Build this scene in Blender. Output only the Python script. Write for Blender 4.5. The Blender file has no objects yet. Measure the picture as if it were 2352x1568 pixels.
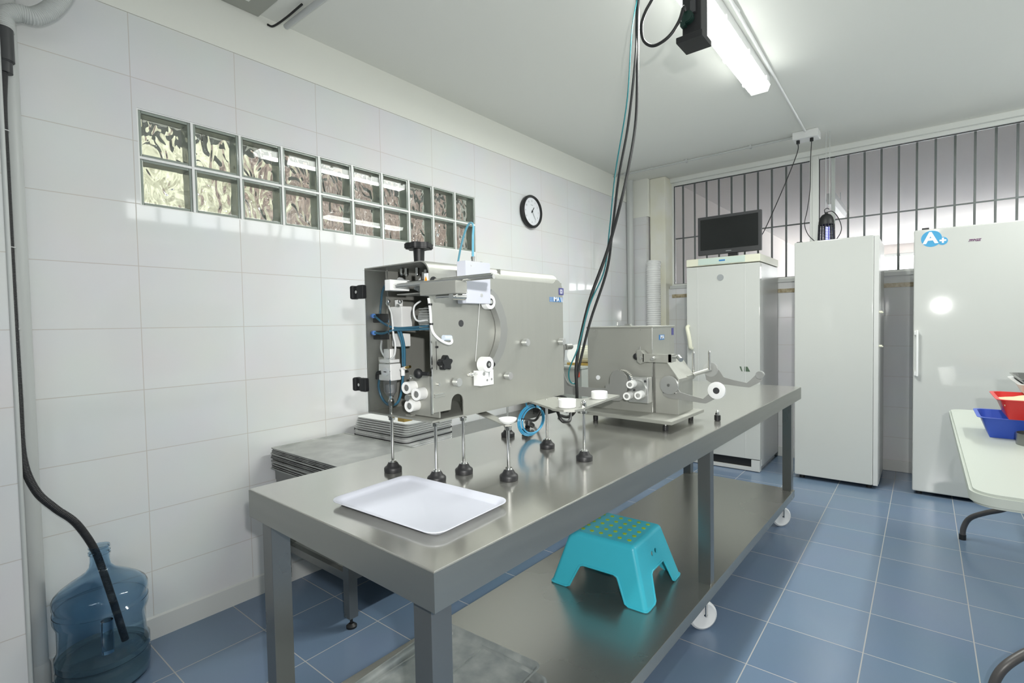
import bpy, bmesh, math, random
from mathutils import Vector, Matrix
random.seed(7)
S = bpy.context.scene
COL = S.collection
PI = math.pi

# ---------------------------------------------------------------- camera
CAM_LOC = Vector((2.464, -0.664, 1.267))
YAW, PITCH, ROLL, FPX = 0.68006, -0.03455, -0.01885, 1172.1
cd = bpy.data.cameras.new('camera'); cam = bpy.data.objects.new('camera', cd); COL.objects.link(cam)
cd.sensor_width = 36.0; cd.lens = 36.0 * FPX / 2352.0; cd.clip_start = 0.02; cd.clip_end = 200
fw = Vector((-math.sin(YAW) * math.cos(PITCH), math.cos(YAW) * math.cos(PITCH), math.sin(PITCH)))
rt = Vector((math.cos(YAW), math.sin(YAW), 0)); up = rt.cross(fw)
r2 = math.cos(ROLL) * rt + math.sin(ROLL) * up; u2 = -math.sin(ROLL) * rt + math.cos(ROLL) * up
cam.matrix_world = Matrix(((r2.x, u2.x, -fw.x, CAM_LOC.x), (r2.y, u2.y, -fw.y, CAM_LOC.y), (r2.z, u2.z, -fw.z, CAM_LOC.z), (0, 0, 0, 1)))
S.camera = cam

# ---------------------------------------------------------------- world, light, exposure
S.view_settings.view_transform = 'Standard'; S.view_settings.look = 'None'
S.view_settings.gamma = 1.0; S.view_settings.use_curve_mapping = False
S.view_settings.exposure = 1.2
W = bpy.data.worlds.new('sky'); S.world = W; W.use_nodes = True
bg = W.node_tree.nodes['Background']; bg.inputs[0].default_value = (0.98, 1.0, 1.0, 1); bg.inputs[1].default_value = 3.0
LAMP_STRENGTH = 4.0
def area(name, loc, size, size_y, power, rot, color=(0.95, 1, 0.96)):
    l = bpy.data.lights.new(name, 'AREA'); l.shape = 'RECTANGLE'; l.size = size; l.size_y = size_y
    l.energy = power; l.color = color
    o = bpy.data.objects.new(name, l); COL.objects.link(o); o.location = loc; o.rotation_euler = rot
    return o
# the photographer's flash, next to the camera
flo = area('camera_flash', (2.64, -0.71, 1.41), 0.04, 0.03, 14.0, (0, 0, 0), (1, 0.99, 0.96))
flo.rotation_euler = (Vector((1.5, 4.0, 1.35)) - Vector((2.57, -0.71, 1.43))).to_track_quat('-Z', 'Y').to_euler()
flo.data.spread = math.radians(180)

# ---------------------------------------------------------------- materials
def pm(name, col, rough=0.5, metal=0.0, **kw):
    m = bpy.data.materials.new(name); m.use_nodes = True
    b = m.node_tree.nodes['Principled BSDF']
    b.inputs['Base Color'].default_value = (*col, 1); b.inputs['Roughness'].default_value = rough
    b.inputs['Metallic'].default_value = metal
    for k, v in kw.items():
        b.inputs[k.replace('_', ' ')].default_value = v
    return m
def nodes(m): return m.node_tree.nodes, m.node_tree.links, m.node_tree.nodes['Principled BSDF']
def noise_rough(m, scale=6, lo=0.2, hi=0.35, bump=0.0, bscale=None, stretch=None, colvar=None):
    N, L, b = nodes(m)
    tc = N.new('ShaderNodeTexCoord'); mp = N.new('ShaderNodeMapping'); L.new(tc.outputs['Object'], mp.inputs['Vector'])
    if stretch: mp.inputs['Scale'].default_value = stretch
    n = N.new('ShaderNodeTexNoise'); n.inputs['Scale'].default_value = scale; n.inputs['Detail'].default_value = 5
    L.new(mp.outputs[0], n.inputs['Vector'])
    r = N.new('ShaderNodeMapRange'); r.inputs['To Min'].default_value = lo; r.inputs['To Max'].default_value = hi
    r.inputs['From Min'].default_value = 0.3; r.inputs['From Max'].default_value = 0.7
    L.new(n.outputs['Fac'], r.inputs['Value']); L.new(r.outputs[0], b.inputs['Roughness'])
    if colvar:
        cr = N.new('ShaderNodeMix'); cr.data_type = 'RGBA'
        cr.inputs[6].default_value = (*colvar[0], 1); cr.inputs[7].default_value = (*colvar[1], 1)
        r2_ = N.new('ShaderNodeMapRange'); r2_.inputs['From Min'].default_value = 0.35; r2_.inputs['From Max'].default_value = 0.65
        L.new(n.outputs['Fac'], r2_.inputs['Value']); L.new(r2_.outputs[0], cr.inputs[0]); L.new(cr.outputs[2], b.inputs['Base Color'])
    if bump:
        n2 = N.new('ShaderNodeTexNoise'); n2.inputs['Scale'].default_value = bscale or scale * 8; L.new(mp.outputs[0], n2.inputs['Vector'])
        bp = N.new('ShaderNodeBump'); bp.inputs['Strength'].default_value = bump; bp.inputs['Distance'].default_value = 0.002
        L.new(n2.outputs['Fac'], bp.inputs['Height']); L.new(bp.outputs[0], b.inputs['Normal'])
    return m
STEEL_SHADED = noise_rough(pm('shaded_edge_steel', (0.40, 0.405, 0.375), 0.3, 0.9), 3.0, 0.28, 0.36, bump=0.02, bscale=60, stretch=(1, 1, 14))
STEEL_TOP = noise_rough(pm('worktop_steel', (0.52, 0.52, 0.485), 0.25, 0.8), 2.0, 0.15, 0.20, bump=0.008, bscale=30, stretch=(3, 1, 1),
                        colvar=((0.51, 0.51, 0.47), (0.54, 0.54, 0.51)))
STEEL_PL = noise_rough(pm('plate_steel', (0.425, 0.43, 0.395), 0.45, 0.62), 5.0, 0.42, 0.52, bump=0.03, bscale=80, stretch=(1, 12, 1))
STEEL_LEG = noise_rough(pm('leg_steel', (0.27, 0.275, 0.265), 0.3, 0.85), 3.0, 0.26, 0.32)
SPUN = pm('spun_aluminium', (0.60, 0.61, 0.60), 0.28, 0.75)
ARM = noise_rough(pm('arm_plate_steel', (0.37, 0.375, 0.36), 0.42, 0.6), 5.0, 0.40, 0.48)
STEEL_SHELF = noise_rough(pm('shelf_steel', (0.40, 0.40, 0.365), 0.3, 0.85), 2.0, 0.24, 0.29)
CHROME = pm('chrome', (0.72, 0.72, 0.70), 0.12, 1.0)
ALU = noise_rough(pm('baking_sheet_metal', (0.50, 0.51, 0.50), 0.45, 0.85), 9.0, 0.35, 0.55, colvar=((0.40, 0.41, 0.40), (0.58, 0.59, 0.57)))
ALU_OLD = noise_rough(pm('worn_aluminium', (0.45, 0.47, 0.46), 0.5, 0.55), 14.0, 0.4, 0.6, colvar=((0.30, 0.33, 0.33), (0.50, 0.53, 0.51)))
BLACK = pm('black_plastic', (0.010, 0.011, 0.012), 0.5)
RUBBER = pm('black_rubber', (0.02, 0.02, 0.022), 0.45)
DARKGREY = pm('dark_grey_plastic', (0.045, 0.047, 0.05), 0.4)
SCREEN = pm('dark_screen', (0.008, 0.010, 0.010), 0.25)
WPL = pm('white_plastic', (0.82, 0.83, 0.82), 0.35)
WPL_BLUE = pm('white_tray_plastic', (0.63, 0.65, 0.73), 0.35)
WNYL = pm('white_nylon', (0.84, 0.85, 0.84), 0.45)
CREAM = pm('aged_cream_plastic', (0.74, 0.74, 0.60), 0.4)
ENAMEL = pm('white_enamel', (0.58, 0.595, 0.57), 0.05)
ENAMEL2 = pm('white_enamel_side', (0.62, 0.63, 0.615), 0.3)
PVC = pm('grey_pvc', (0.55, 0.57, 0.57), 0.4)
LPVC = pm('light_pvc', (0.54, 0.56, 0.55), 0.4)
FRAME = pm('white_aluminium_frame', (0.75, 0.77, 0.74), 0.35)
BAR = pm('grey_painted_bars', (0.19, 0.205, 0.20), 0.5)
PLASTER = noise_rough(pm('plaster', (0.80, 0.81, 0.75), 0.85), 5, 0.8, 0.95, bump=0.25, bscale=30)
PLASTER_Y = noise_rough(pm('yellowed_plaster', (0.78, 0.77, 0.66), 0.85), 4, 0.8, 0.95, bump=0.6, bscale=14, colvar=((0.76, 0.75, 0.62), (0.80, 0.80, 0.73)))
CEIL = noise_rough(pm('ceiling_paint', (0.82, 0.83, 0.785), 0.8), 2.0, 0.7, 0.9, bump=0.25, bscale=18)
PINK = noise_rough(pm('pinkish_plaster', (0.78, 0.73, 0.695), 0.85), 2.0, 0.8, 0.95, bump=0.3, bscale=12, stretch=(1, 1, 6))
BLUEHOSE = pm('blue_tubing', (0.06, 0.36, 0.62), 0.2)
BLUEPALE = pm('pale_blue_tubing', (0.16, 0.46, 0.62), 0.2)
CLEARTUBE = pm('milky_tubing', (0.72, 0.74, 0.74), 0.3)
BLUEP = pm('blue_plastic', (0.035, 0.09, 0.48), 0.35)
REDP = pm('red_plastic', (0.60, 0.03, 0.03), 0.35)
FLOUR = noise_rough(pm('flour', (0.76, 0.73, 0.50), 0.9), 40, 0.8, 0.95, bump=0.6, bscale=90)
TURQ = pm('turquoise_plastic', (0.05, 0.52, 0.66), 0.38)
LIME = pm('lime_rubber', (0.38, 0.55, 0.03), 0.5)
GREEN = pm('green_plug', (0.003, 0.025, 0.018), 0.5)
TABLEW = pm('white_table_plastic', (0.44, 0.475, 0.43), 0.45)
BLUE_ST = pm('blue_sticker', (0.03, 0.19, 0.48), 0.3)
SKY_ST = pm('sky_blue_sticker', (0.045, 0.33, 0.60), 0.35)
PURP = pm('purple_sticker', (0.06, 0.06, 0.26), 0.35)
WHITE_ST = pm('white_print', (0.82, 0.84, 0.86), 0.4)
ORANGE = pm('orange_sign', (0.80, 0.33, 0.01), 0.4)
REDBTN = pm('red_button', (0.6, 0.06, 0.03), 0.3)
GREYP = pm('grey_print', (0.33, 0.35, 0.36), 0.4)
MAROON = pm('maroon_print', (0.14, 0.05, 0.13), 0.4)
LIGHTM = pm('bright_edge', (0.80, 0.82, 0.74), 0.4)
BRASS = pm('brass', (0.55, 0.38, 0.12), 0.3, 1.0)
GOLD = noise_rough(pm('gold_border_tile', (0.36, 0.30, 0.18), 0.3), 40, 0.25, 0.4, colvar=((0.27, 0.22, 0.12), (0.46, 0.40, 0.28)))
PANELG = pm('control_panel_green', (0.55, 0.66, 0.60), 0.3)
GLASS = pm('window_glass', (0.97, 0.98, 0.98), 0.02, 0.0, Transmission_Weight=1.0, IOR=1.03)
ACRYL = pm('clear_acrylic', (0.97, 0.98, 0.98), 0.03, 0.0, Transmission_Weight=1.0, IOR=1.12)
BOTTLE = pm('blue_polycarbonate', (0.60, 0.75, 0.87), 0.04, 0.0, Transmission_Weight=1.0, IOR=1.28)
LIQUID = pm('murky_water', (0.62, 0.68, 0.68), 0.15, 0.0, Transmission_Weight=0.85, IOR=1.1)
FILTERC = pm('smoky_filter_bowl', (0.80, 0.82, 0.84), 0.08, 0.0, Transmission_Weight=0.9, IOR=1.2)

def emis(name, col, st):
    m = bpy.data.materials.new(name); m.use_nodes = True
    b = m.node_tree.nodes['Principled BSDF']; b.inputs['Base Color'].default_value = (0.8, 0.8, 0.8, 1)
    b.inputs['Emission Color'].default_value = (*col, 1); b.inputs['Emission Strength'].default_value = st
    return m
TUBE = emis('lit_diffuser', (0.97, 1.0, 0.95), LAMP_STRENGTH)
DIFF_END = emis('diffuser_end', (0.93, 1.0, 0.90), 0.35)
UV = emis('uv_tube', (0.12, 0.14, 1.0), 2.5)

def tiles(name, axes, w, h, ox, oy, col, grout, rough, gw=0.0025, bump=0.3, var=0.02, sheen=None):
    """glazed tiles laid in a straight grid on world coordinates"""
    m = bpy.data.materials.new(name); m.use_nodes = True; N, L, b = nodes(m)
    g = N.new('ShaderNodeNewGeometry'); s = N.new('ShaderNodeSeparateXYZ'); L.new(g.outputs['Position'], s.inputs[0])
    c = N.new('ShaderNodeCombineXYZ')
    for i, a in enumerate(axes):
        ad = N.new('ShaderNodeMath'); ad.operation = 'SUBTRACT'; ad.inputs[1].default_value = (ox, oy)[i]
        L.new(s.outputs['XYZ'.index(a)], ad.inputs[0]); L.new(ad.outputs[0], c.inputs[i])
    bt = N.new('ShaderNodeTexBrick'); bt.offset = 0.0; bt.squash = 1.0
    bt.inputs['Scale'].default_value = 1.0; bt.inputs['Brick Width'].default_value = w; bt.inputs['Row Height'].default_value = h
    bt.inputs['Mortar Size'].default_value = gw; bt.inputs['Mortar Smooth'].default_value = 0.1
    c1 = tuple(max(0, x - var) for x in col); c2 = tuple(x + var for x in col)
    bt.inputs['Color1'].default_value = (*c1, 1); bt.inputs['Color2'].default_value = (*c2, 1); bt.inputs['Mortar'].default_value = (*grout, 1)
    L.new(c.outputs[0], bt.inputs['Vector'])
    nz = N.new('ShaderNodeTexNoise'); nz.inputs['Scale'].default_value = 3.0; nz.inputs['Detail'].default_value = 6; L.new(g.outputs['Position'], nz.inputs['Vector'])
    mx = N.new('ShaderNodeMix'); mx.data_type = 'RGBA'; mx.blend_type = 'MULTIPLY'; mx.inputs[0].default_value = 0.12
    L.new(bt.outputs['Color'], mx.inputs[6]); L.new(nz.outputs['Color'], mx.inputs[7]); L.new(mx.outputs[2], b.inputs['Base Color'])
    mr = N.new('ShaderNodeMapRange'); mr.inputs['To Min'].default_value = rough; mr.inputs['To Max'].default_value = 0.8
    L.new(bt.outputs['Fac'], mr.inputs['Value']); L.new(mr.outputs[0], b.inputs['Roughness'])
    bp = N.new('ShaderNodeBump'); bp.inputs['Strength'].default_value = bump; bp.inputs['Distance'].default_value = 0.0015; bp.invert = True
    L.new(bt.outputs['Fac'], bp.inputs['Height']); L.new(bp.outputs[0], b.inputs['Normal'])
    return m
WCOL = (0.765, 0.775, 0.78)
TILE_L = tiles('white_wall_tiles', 'YZ', 0.40, 0.25, 0.0, 0.028, WCOL, (0.60, 0.57, 0.54), 0.05, gw=0.0016, var=0.006)
TILE_B = tiles('white_back_tiles', 'XZ', 0.40, 0.25, 0.06, 0.028, (0.73, 0.74, 0.75), (0.60, 0.58, 0.56), 0.07, gw=0.002, var=0.006)
TILE_F = tiles('blue_floor_tiles', 'XY', 0.33, 0.33, 1.962, 0.303, (0.155, 0.22, 0.315), (0.40, 0.40, 0.40), 0.22, gw=0.0021, var=0.012)

# glass block: wavy clear glass
GBLOCK = pm('wavy_glass', (0.93, 0.96, 0.95), 0.0, 0.0, Transmission_Weight=1.0, IOR=1.45)
N, L, b = nodes(GBLOCK)
tc = N.new('ShaderNodeNewGeometry'); mp = N.new('ShaderNodeMapping'); mp.inputs['Rotation'].default_value = (0.6, 0, 0); mp.inputs['Scale'].default_value = (1, 1.0, 0.55)
nz = N.new('ShaderNodeTexNoise'); nz.inputs['Scale'].default_value = 17; nz.inputs['Detail'].default_value = 1.0; nz.inputs['Distortion'].default_value = 0.8
bpn = N.new('ShaderNodeBump'); bpn.inputs['Strength'].default_value = 1.0; bpn.inputs['Distance'].default_value = 0.03
GFRONT = GBLOCK.copy(); GFRONT.name = 'gently_wavy_glass'
for n_ in GFRONT.node_tree.nodes:
    if n_.type == 'BUMP': n_.inputs['Distance'].default_value = 0.004
L.new(tc.outputs['Position'], mp.inputs[0]); L.new(mp.outputs[0], nz.inputs['Vector']); L.new(nz.outputs['Fac'], bpn.inputs['Height']); L.new(bpn.outputs[0], b.inputs['Normal'])
GEDGE = pm('greenish_block_edge', (0.42, 0.48, 0.43), 0.12, 0.0, Transmission_Weight=0.35, IOR=1.45)

# ---------------------------------------------------------------- mesh helpers
class B:
    """collects shapes; world coordinates unless the parent thing is rotated"""
    def __init__(s): s.bm = bmesh.new()
    def _m(s, t, mat=None):
        if mat is not None: bmesh.ops.transform(t, matrix=mat, verts=t.verts)
        me = bpy.data.meshes.new('t'); t.to_mesh(me); s.bm.from_mesh(me); bpy.data.meshes.remove(me); t.free(); return s
    def box(s, x0, x1, y0, y1, z0, z1, bev=0.0, seg=2):
        t = bmesh.new(); bmesh.ops.create_cube(t, size=1)
        bmesh.ops.transform(t, matrix=Matrix.Translation(((x0 + x1) / 2, (y0 + y1) / 2, (z0 + z1) / 2)) @ Matrix.Diagonal((x1 - x0, y1 - y0, z1 - z0, 1)), verts=t.verts)
        if bev: s.bev = True; bmesh.ops.bevel(t, geom=t.edges[:], offset=bev, segments=seg, affect='EDGES', profile=0.5)
        return s._m(t)
    def cyl(s, p0, p1, r, r1=None, seg=24, bev=0.0):
        p0, p1 = Vector(p0), Vector(p1); d = p1 - p0
        t = bmesh.new(); bmesh.ops.create_cone(t, cap_ends=True, segments=seg, radius1=r, radius2=r if r1 is None else r1, depth=d.length)
        if bev: s.bev = True; bmesh.ops.bevel(t, geom=[e for e in t.edges if any(len(f.verts) > 4 for f in e.link_faces)], offset=bev, segments=2, affect='EDGES')
        return s._m(t, Matrix.Translation((p0 + p1) / 2) @ d.to_track_quat('Z', 'Y').to_matrix().to_4x4())
    def lathe(s, prof, p=(0, 0, 0), axis=(0, 0, 1), seg=32):
        t = bmesh.new(); rings = []
        for r, z in prof:
            if r < 1e-6: rings.append([t.verts.new((0, 0, z))])
            else: rings.append([t.verts.new((r * math.cos(2 * PI * k / seg), r * math.sin(2 * PI * k / seg), z)) for k in range(seg)])
        for a, b_ in zip(rings, rings[1:]):
            for k in range(seg):
                k2 = (k + 1) % seg
                if len(a) == 1 and len(b_) == 1: continue
                if len(a) == 1: t.faces.new((a[0], b_[k2], b_[k]))
                elif len(b_) == 1: t.faces.new((a[k], a[k2], b_[0]))
                else: t.faces.new((a[k], a[k2], b_[k2], b_[k]))
        bmesh.ops.recalc_face_normals(t, faces=t.faces)
        return s._m(t, Matrix.Translation(Vector(p)) @ Vector(axis).to_track_quat('Z', 'Y').to_matrix().to_4x4())
    def sphere(s, c, r, sc=(1, 1, 1), seg=20):
        t = bmesh.new(); bmesh.ops.create_uvsphere(t, u_segments=seg, v_segments=seg // 2, radius=r)
        return s._m(t, Matrix.Translation(Vector(c)) @ Matrix.Diagonal((*sc, 1)))
    def prism(s, pts, plane, lo, hi, bev=0.0):
        """polygon pts extruded; plane 'xy' -> z, 'xz' -> y, 'yz' -> x"""
        f = {'xy': lambda a, b_, c: (a, b_, c), 'xz': lambda a, b_, c: (a, c, b_), 'yz': lambda a, b_, c: (c, a, b_)}[plane]
        t = bmesh.new(); A = [t.verts.new(f(a, b_, lo)) for a, b_ in pts]; Bv = [t.verts.new(f(a, b_, hi)) for a, b_ in pts]
        t.faces.new(A); t.faces.new(Bv[::-1]); n = len(pts)
        for i in range(n): t.faces.new((A[i], A[(i + 1) % n], Bv[(i + 1) % n], Bv[i]))
        bmesh.ops.recalc_face_normals(t, faces=t.faces)
        if bev: s.bev = True; bmesh.ops.bevel(t, geom=[e for f_ in t.faces if len(f_.verts) == n and n != 4 for e in f_.edges] or t.edges[:], offset=bev, segments=2, affect='EDGES')
        return s._m(t)
    def tube(s, pts, r, seg=10, res=8, smooth=True, cap=True, ribs=None):
        P = [Vector(p) for p in pts]
        if smooth and len(P) > 2:
            Q = []
            for i in range(len(P) - 1):
                a = P[i - 1] if i else 2 * P[0] - P[1]; b_, c = P[i], P[i + 1]; d = P[i + 2] if i + 2 < len(P) else 2 * P[-1] - P[-2]
                for k in range(res):
                    u = k / res
                    Q.append(0.5 * ((2 * b_) + (c - a) * u + (2 * a - 5 * b_ + 4 * c - d) * u * u + (3 * b_ - a - 3 * c + d) * u ** 3))
            Q.append(P[-1]); P = Q
        R = [r] * len(P)
        if ribs:   # corrugated hose: resample evenly and swing the radius
            pitch, amp = ribs; Q = [P[0]]; step = pitch / 4; acc = 0.0
            for a, b_ in zip(P, P[1:]):
                seg_l = (b_ - a).length; pos = step - acc
                while pos <= seg_l: Q.append(a.lerp(b_, pos / seg_l)); pos += step
                acc = (acc + seg_l) % step if seg_l else acc
            P = Q; R = [r + amp * (0, 1, 1, 0)[i % 4] for i in range(len(P))]
        t = bmesh.new(); rings = []; n = len(P); tan = (P[1] - P[0]).normalized()
        nv = tan.orthogonal().normalized()
        for i in range(n):
            tn = (P[min(i + 1, n - 1)] - P[max(i - 1, 0)]).normalized()
            nv = (nv - tn * nv.dot(tn)).normalized(); bv = tn.cross(nv)
            rings.append([t.verts.new(P[i] + R[i] * (math.cos(2 * PI * k / seg) * nv + math.sin(2 * PI * k / seg) * bv)) for k in range(seg)])
        for a, b_ in zip(rings, rings[1:]):
            for k in range(seg): t.faces.new((a[k], a[(k + 1) % seg], b_[(k + 1) % seg], b_[k]))
        if cap: t.faces.new(rings[0][::-1]); t.faces.new(rings[-1])
        return s._m(t)
    def xf(s, mat): bmesh.ops.transform(s.bm, matrix=mat, verts=s.bm.verts); return s

ORG = {}
def thing(name, label, cat, loc=(0, 0, 0), rz=0.0, group=None, local=False):
    o = bpy.data.objects.new(name, None); COL.objects.link(o); o.location = loc; o.rotation_euler = (0, 0, rz)
    o.empty_display_size = 0.05; o['label'] = label; o['category'] = cat
    if group: o['group'] = group
    ORG[o] = Vector((0, 0, 0)) if local else Vector(loc)
    return o
def part(name, b, mat, parent=None, label=None, ang=35, solid=None):
    bm = b.bm
    if parent is not None and ORG[parent].length > 0:
        bmesh.ops.translate(bm, vec=-ORG[parent], verts=bm.verts)
    for f in bm.faces: f.smooth = True
    th = math.radians(ang)
    for e in bm.edges:
        if len(e.link_faces) == 2 and e.calc_face_angle(0) > th: e.smooth = False
    me = bpy.data.meshes.new(name); bm.to_mesh(me); bm.free(); me.materials.append(mat)
    o = bpy.data.objects.new(name, me); COL.objects.link(o)
    if getattr(b, 'bev', False):
        wn = o.modifiers.new('normals', 'WEIGHTED_NORMAL'); wn.keep_sharp = True; wn.weight = 100
    if parent is not None: o.parent = parent; ORG[o] = ORG[parent]
    else: ORG[o] = Vector((0, 0, 0))
    if label: o['label'] = label
    return o
def tag(o, label, cat, group=None):
    o['label'] = label; o['category'] = cat
    if group: o['group'] = group
    return o
def struct(name, b, mat, parent=None):
    o = part(name, b, mat, parent)
    if parent is None: o['kind'] = 'structure'
    return o
def copy_tree(o, parent=None):
    c = o.copy(); COL.objects.link(c)
    if parent is not None: c.parent = parent
    for ch in [x for x in o.children]: copy_tree(ch, c)
    return c
def text_part(name, txt, size, mat, parent, M, ext=0.0004, shear=0.0, bold=0.0, label=None, sx=1.0):
    cu = bpy.data.curves.new('t', 'FONT'); cu.body = txt; cu.size = size; cu.extrude = ext; cu.align_x = 'CENTER'; cu.align_y = 'CENTER'
    cu.shear = shear; cu.offset = bold
    o = bpy.data.objects.new('t', cu); COL.objects.link(o); bpy.context.view_layer.update()
    me = bpy.data.meshes.new_from_object(o.evaluated_get(bpy.context.evaluated_depsgraph_get()))
    bpy.data.objects.remove(o); bpy.data.curves.remove(cu)
    me.transform(Matrix.Diagonal((sx, 1, 1, 1))); me.transform(M); me.transform(Matrix.Translation(-ORG[parent]))
    me.materials.clear(); me.materials.append(mat)
    q = bpy.data.objects.new(name, me); COL.objects.link(q); q.parent = parent; ORG[q] = ORG[parent]
    if label: q['label'] = label
    return q
def facing_x(x, y, z):   # text plane facing +X, reading along +Y
    return Matrix(((0, 0, 1, x), (1, 0, 0, y), (0, 1, 0, z), (0, 0, 0, 1)))
def facing_my(x, y, z):  # text plane facing -Y, reading along +X
    return Matrix(((1, 0, 0, x), (0, 0, -1, y), (0, 1, 0, z), (0, 0, 0, 1)))

# ================================================================ THE ROOM
H = 2.751; XR = 4.25; YB = 4.53; YF = -3.2; TT = 2.528     # ceiling, right wall, back wall, rear wall, top of tiles
struct('floor', B().box(-0.3, XR + 0.2, YF - 0.2, 13.7, -0.1, 0.0), TILE_F)
struct('ceiling', B().box(-0.3, XR + 0.2, YF - 0.2, 4.72, H, H + 0.15), CEIL)
# left wall with the glass block opening y 0.016-2.002, z 1.775-2.165
GY0, GY1, GZ0, GZ1 = 0.016, 2.002, 1.772, 2.162
b = B()
b.box(-0.14, 0, YF, GY0, 0, TT); b.box(-0.14, 0, GY1, YB + 0.2, 0, TT)
b.box(-0.14, 0, GY0, GY1, 0, GZ0); b.box(-0.14, 0, GY0, GY1, GZ1, TT)
wl = struct('wall_left', b, TILE_L)
wu = part('upper_plaster', B().box(-0.14, 0.004, YF, YB + 0.2, TT, H), PLASTER, wl)
# tiled pillar nearest the camera at the left
b = B().box(0.0, 0.17, -1.7, -0.392, 0, H)
struct('wall_pillar', b, TILE_L)
struct('trim_1', B().cyl((0.167, -0.395, 0), (0.167, -0.395, H), 0.007), LPVC)
# rear and right walls (right wall has the high barred window seen mirrored in the tiles)
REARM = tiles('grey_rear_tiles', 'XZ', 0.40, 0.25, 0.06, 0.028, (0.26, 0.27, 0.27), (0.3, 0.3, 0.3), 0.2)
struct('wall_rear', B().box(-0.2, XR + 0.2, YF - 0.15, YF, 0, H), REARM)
WY0, WY1, WZ0, WZ1 = 1.05, 4.3, 2.47, 2.74
b = B(); b.box(XR, XR + 0.15, YF, WY0, 0, H); b.box(XR, XR + 0.15, WY1, 4.7, 0, H); b.box(XR, XR + 0.15, 4.7, 9.8, 0, 2.86); b.box(XR, XR + 0.15, 12.5, 13.7, 0, 2.86); b.box(XR, XR + 0.15, 9.8, 12.5, 0, 0.9); b.box(XR, XR + 0.15, 9.8, 12.5, 2.3, 2.86); b.box(XR, XR + 0.15, WY0, WY1, 0, WZ0); b.box(XR, XR + 0.15, WY0, WY1, WZ1, H)
struct('wall_right', b, TILE_L)
struct('added_window_6', B().box(XR + 0.05, XR + 0.09, 9.8, 12.5, 0.9, 0.96).box(XR + 0.05, XR + 0.09, 9.8, 12.5, 2.24, 2.3).box(XR + 0.05, XR + 0.09, 11.2, 11.3, 0.96, 2.24), FRAME)  # unseen window, added so sky light brightens the next room
w3 = struct('window_3', B().box(XR + 0.06, XR + 0.09, WY0, WY1, WZ0, WZ0 + 0.03).box(XR + 0.06, XR + 0.09, WY0, WY1, WZ1 - 0.03, WZ1), FRAME)
b = B()
yy = WY0
while yy < WY1: b.box(XR + 0.10, XR + 0.12, yy, yy + 0.035, WZ0, WZ1); yy += 0.32
part('bar_grille', b, BAR, w3)
# skirting of the left wall
struct('baseboard_left', B().prism([(0, 0), (0.012, 0), (0.009, 0.086), (0, 0.092)], 'xz', -0.39, YB), ENAMEL2)
# back wall: low tiled part, frame line, gold border
SX = 3.9
b = B().box(0.0, XR, YB, YB + 0.12, 0, 1.60)
wb = struct('wall_back', b, TILE_B)
part('border_strip', B().box(0.42, XR, YB - 0.006, YB, 1.505, 1.54), GOLD, wb, 'brown and gold border tile')
part('window_ledge', B().box(0.40, XR, YB - 0.012, YB + 0.2, 1.60, 1.63), LPVC, wb)
struct('baseboard_back', B().box(0.35, XR, YB - 0.014, YB, 0.0, 0.09, 0.004), ENAMEL2)
YW = 4.62      # plane of the sliding windows
def window(name, x0, x1, ztop, fr, xs, tape=False, sash=None):
    z0 = 1.63
    b = B(); b.box(x0, x0 + fr, YW, YW + 0.06, z0, ztop, 0.003); b.box(x1 - fr, x1, YW, YW + 0.06, z0, ztop, 0.003)
    b.box(x0 + fr, x1 - fr, YW, YW + 0.06, z0, z0 + 0.022, 0.003); b.box(x0 + fr, x1 - fr, YW, YW + 0.06, ztop - 0.04, ztop, 0.003)
    w = struct(name, b, FRAME)
    part('pane', B().box(x0 + fr, x1 - fr, YW + 0.025, YW + 0.029, z0 + 0.02, ztop - 0.04), GLASS, w)
    b = B(); g = 0.004
    b.box(x0 + fr, x1 - fr, YW + 0.018, YW + 0.024, z0 + 0.022, z0 + 0.026); b.box(x0 + fr, x1 - fr, YW + 0.018, YW + 0.024, ztop - 0.046, ztop - 0.04)
    b.box(x0 + fr, x0 + fr + 0.006, YW + 0.018, YW + 0.024, z0 + 0.022, ztop - 0.04)
    part('rubber_seal', b, BLACK, w)
    b = B()
    for x in xs: b.box(x - 0.0075, x + 0.0075, YW + 0.078, YW + 0.092, z0, ztop - 0.002)
    b.box(x0, x1, YW + 0.074, YW + 0.079, 2.13, 2.142)
    part('bar_grille', b, BAR, w)
    if sash: part('sash_rail', B().box(sash, sash + 0.03, YW + 0.03, YW + 0.05, z0 + 0.02, ztop - 0.04, 0.003), FRAME, w)
    return w
window('window_1', 0.385, 1.675, 2.715, 0.02, [0.477 + 0.1217 * i for i in range(10)])
window('window_2', 1.675, XR, 2.715, 0.05, [1.937 + 0.1175 * i for i in range(20)], sash=1.815)
struct('trim_2', B().box(0.36, XR, YW - 0.035, YW + 0.1, 2.705, H, 0.003), FRAME)
# corner: boxed-in pipes at the left end of the back wall
struct('wall_chase', B().box(0.0, 0.20, 4.40, YB + 0.12, 0, 2.36), TILE_B)
struct('wall_chase_top', B().box(0.0, 0.215, 4.405, YB + 0.12, 2.36, H), PLASTER)
struct('column_back', B().box(0.215, 0.385, 4.45, YB + 0.2, 0.0, H, 0.012), PLASTER_Y)
b = B().cyl((0.035, 4.36, 0.0), (0.035, 4.36, H), 0.036)
tag(part('drain_pipe', b, LPVC), 'white vertical drain pipe in the far left corner of the room', 'pipe')
b = B().tube([(0.285, 4.372, 0.0), (0.285, 4.372, 1.80), (0.285, 4.385, 1.88)], 0.068, seg=20, ribs=(0.022, 0.004), smooth=False)
tag(part('flexible_duct', b, WPL), 'white ribbed vertical duct against the yellowed column', 'duct')
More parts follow.
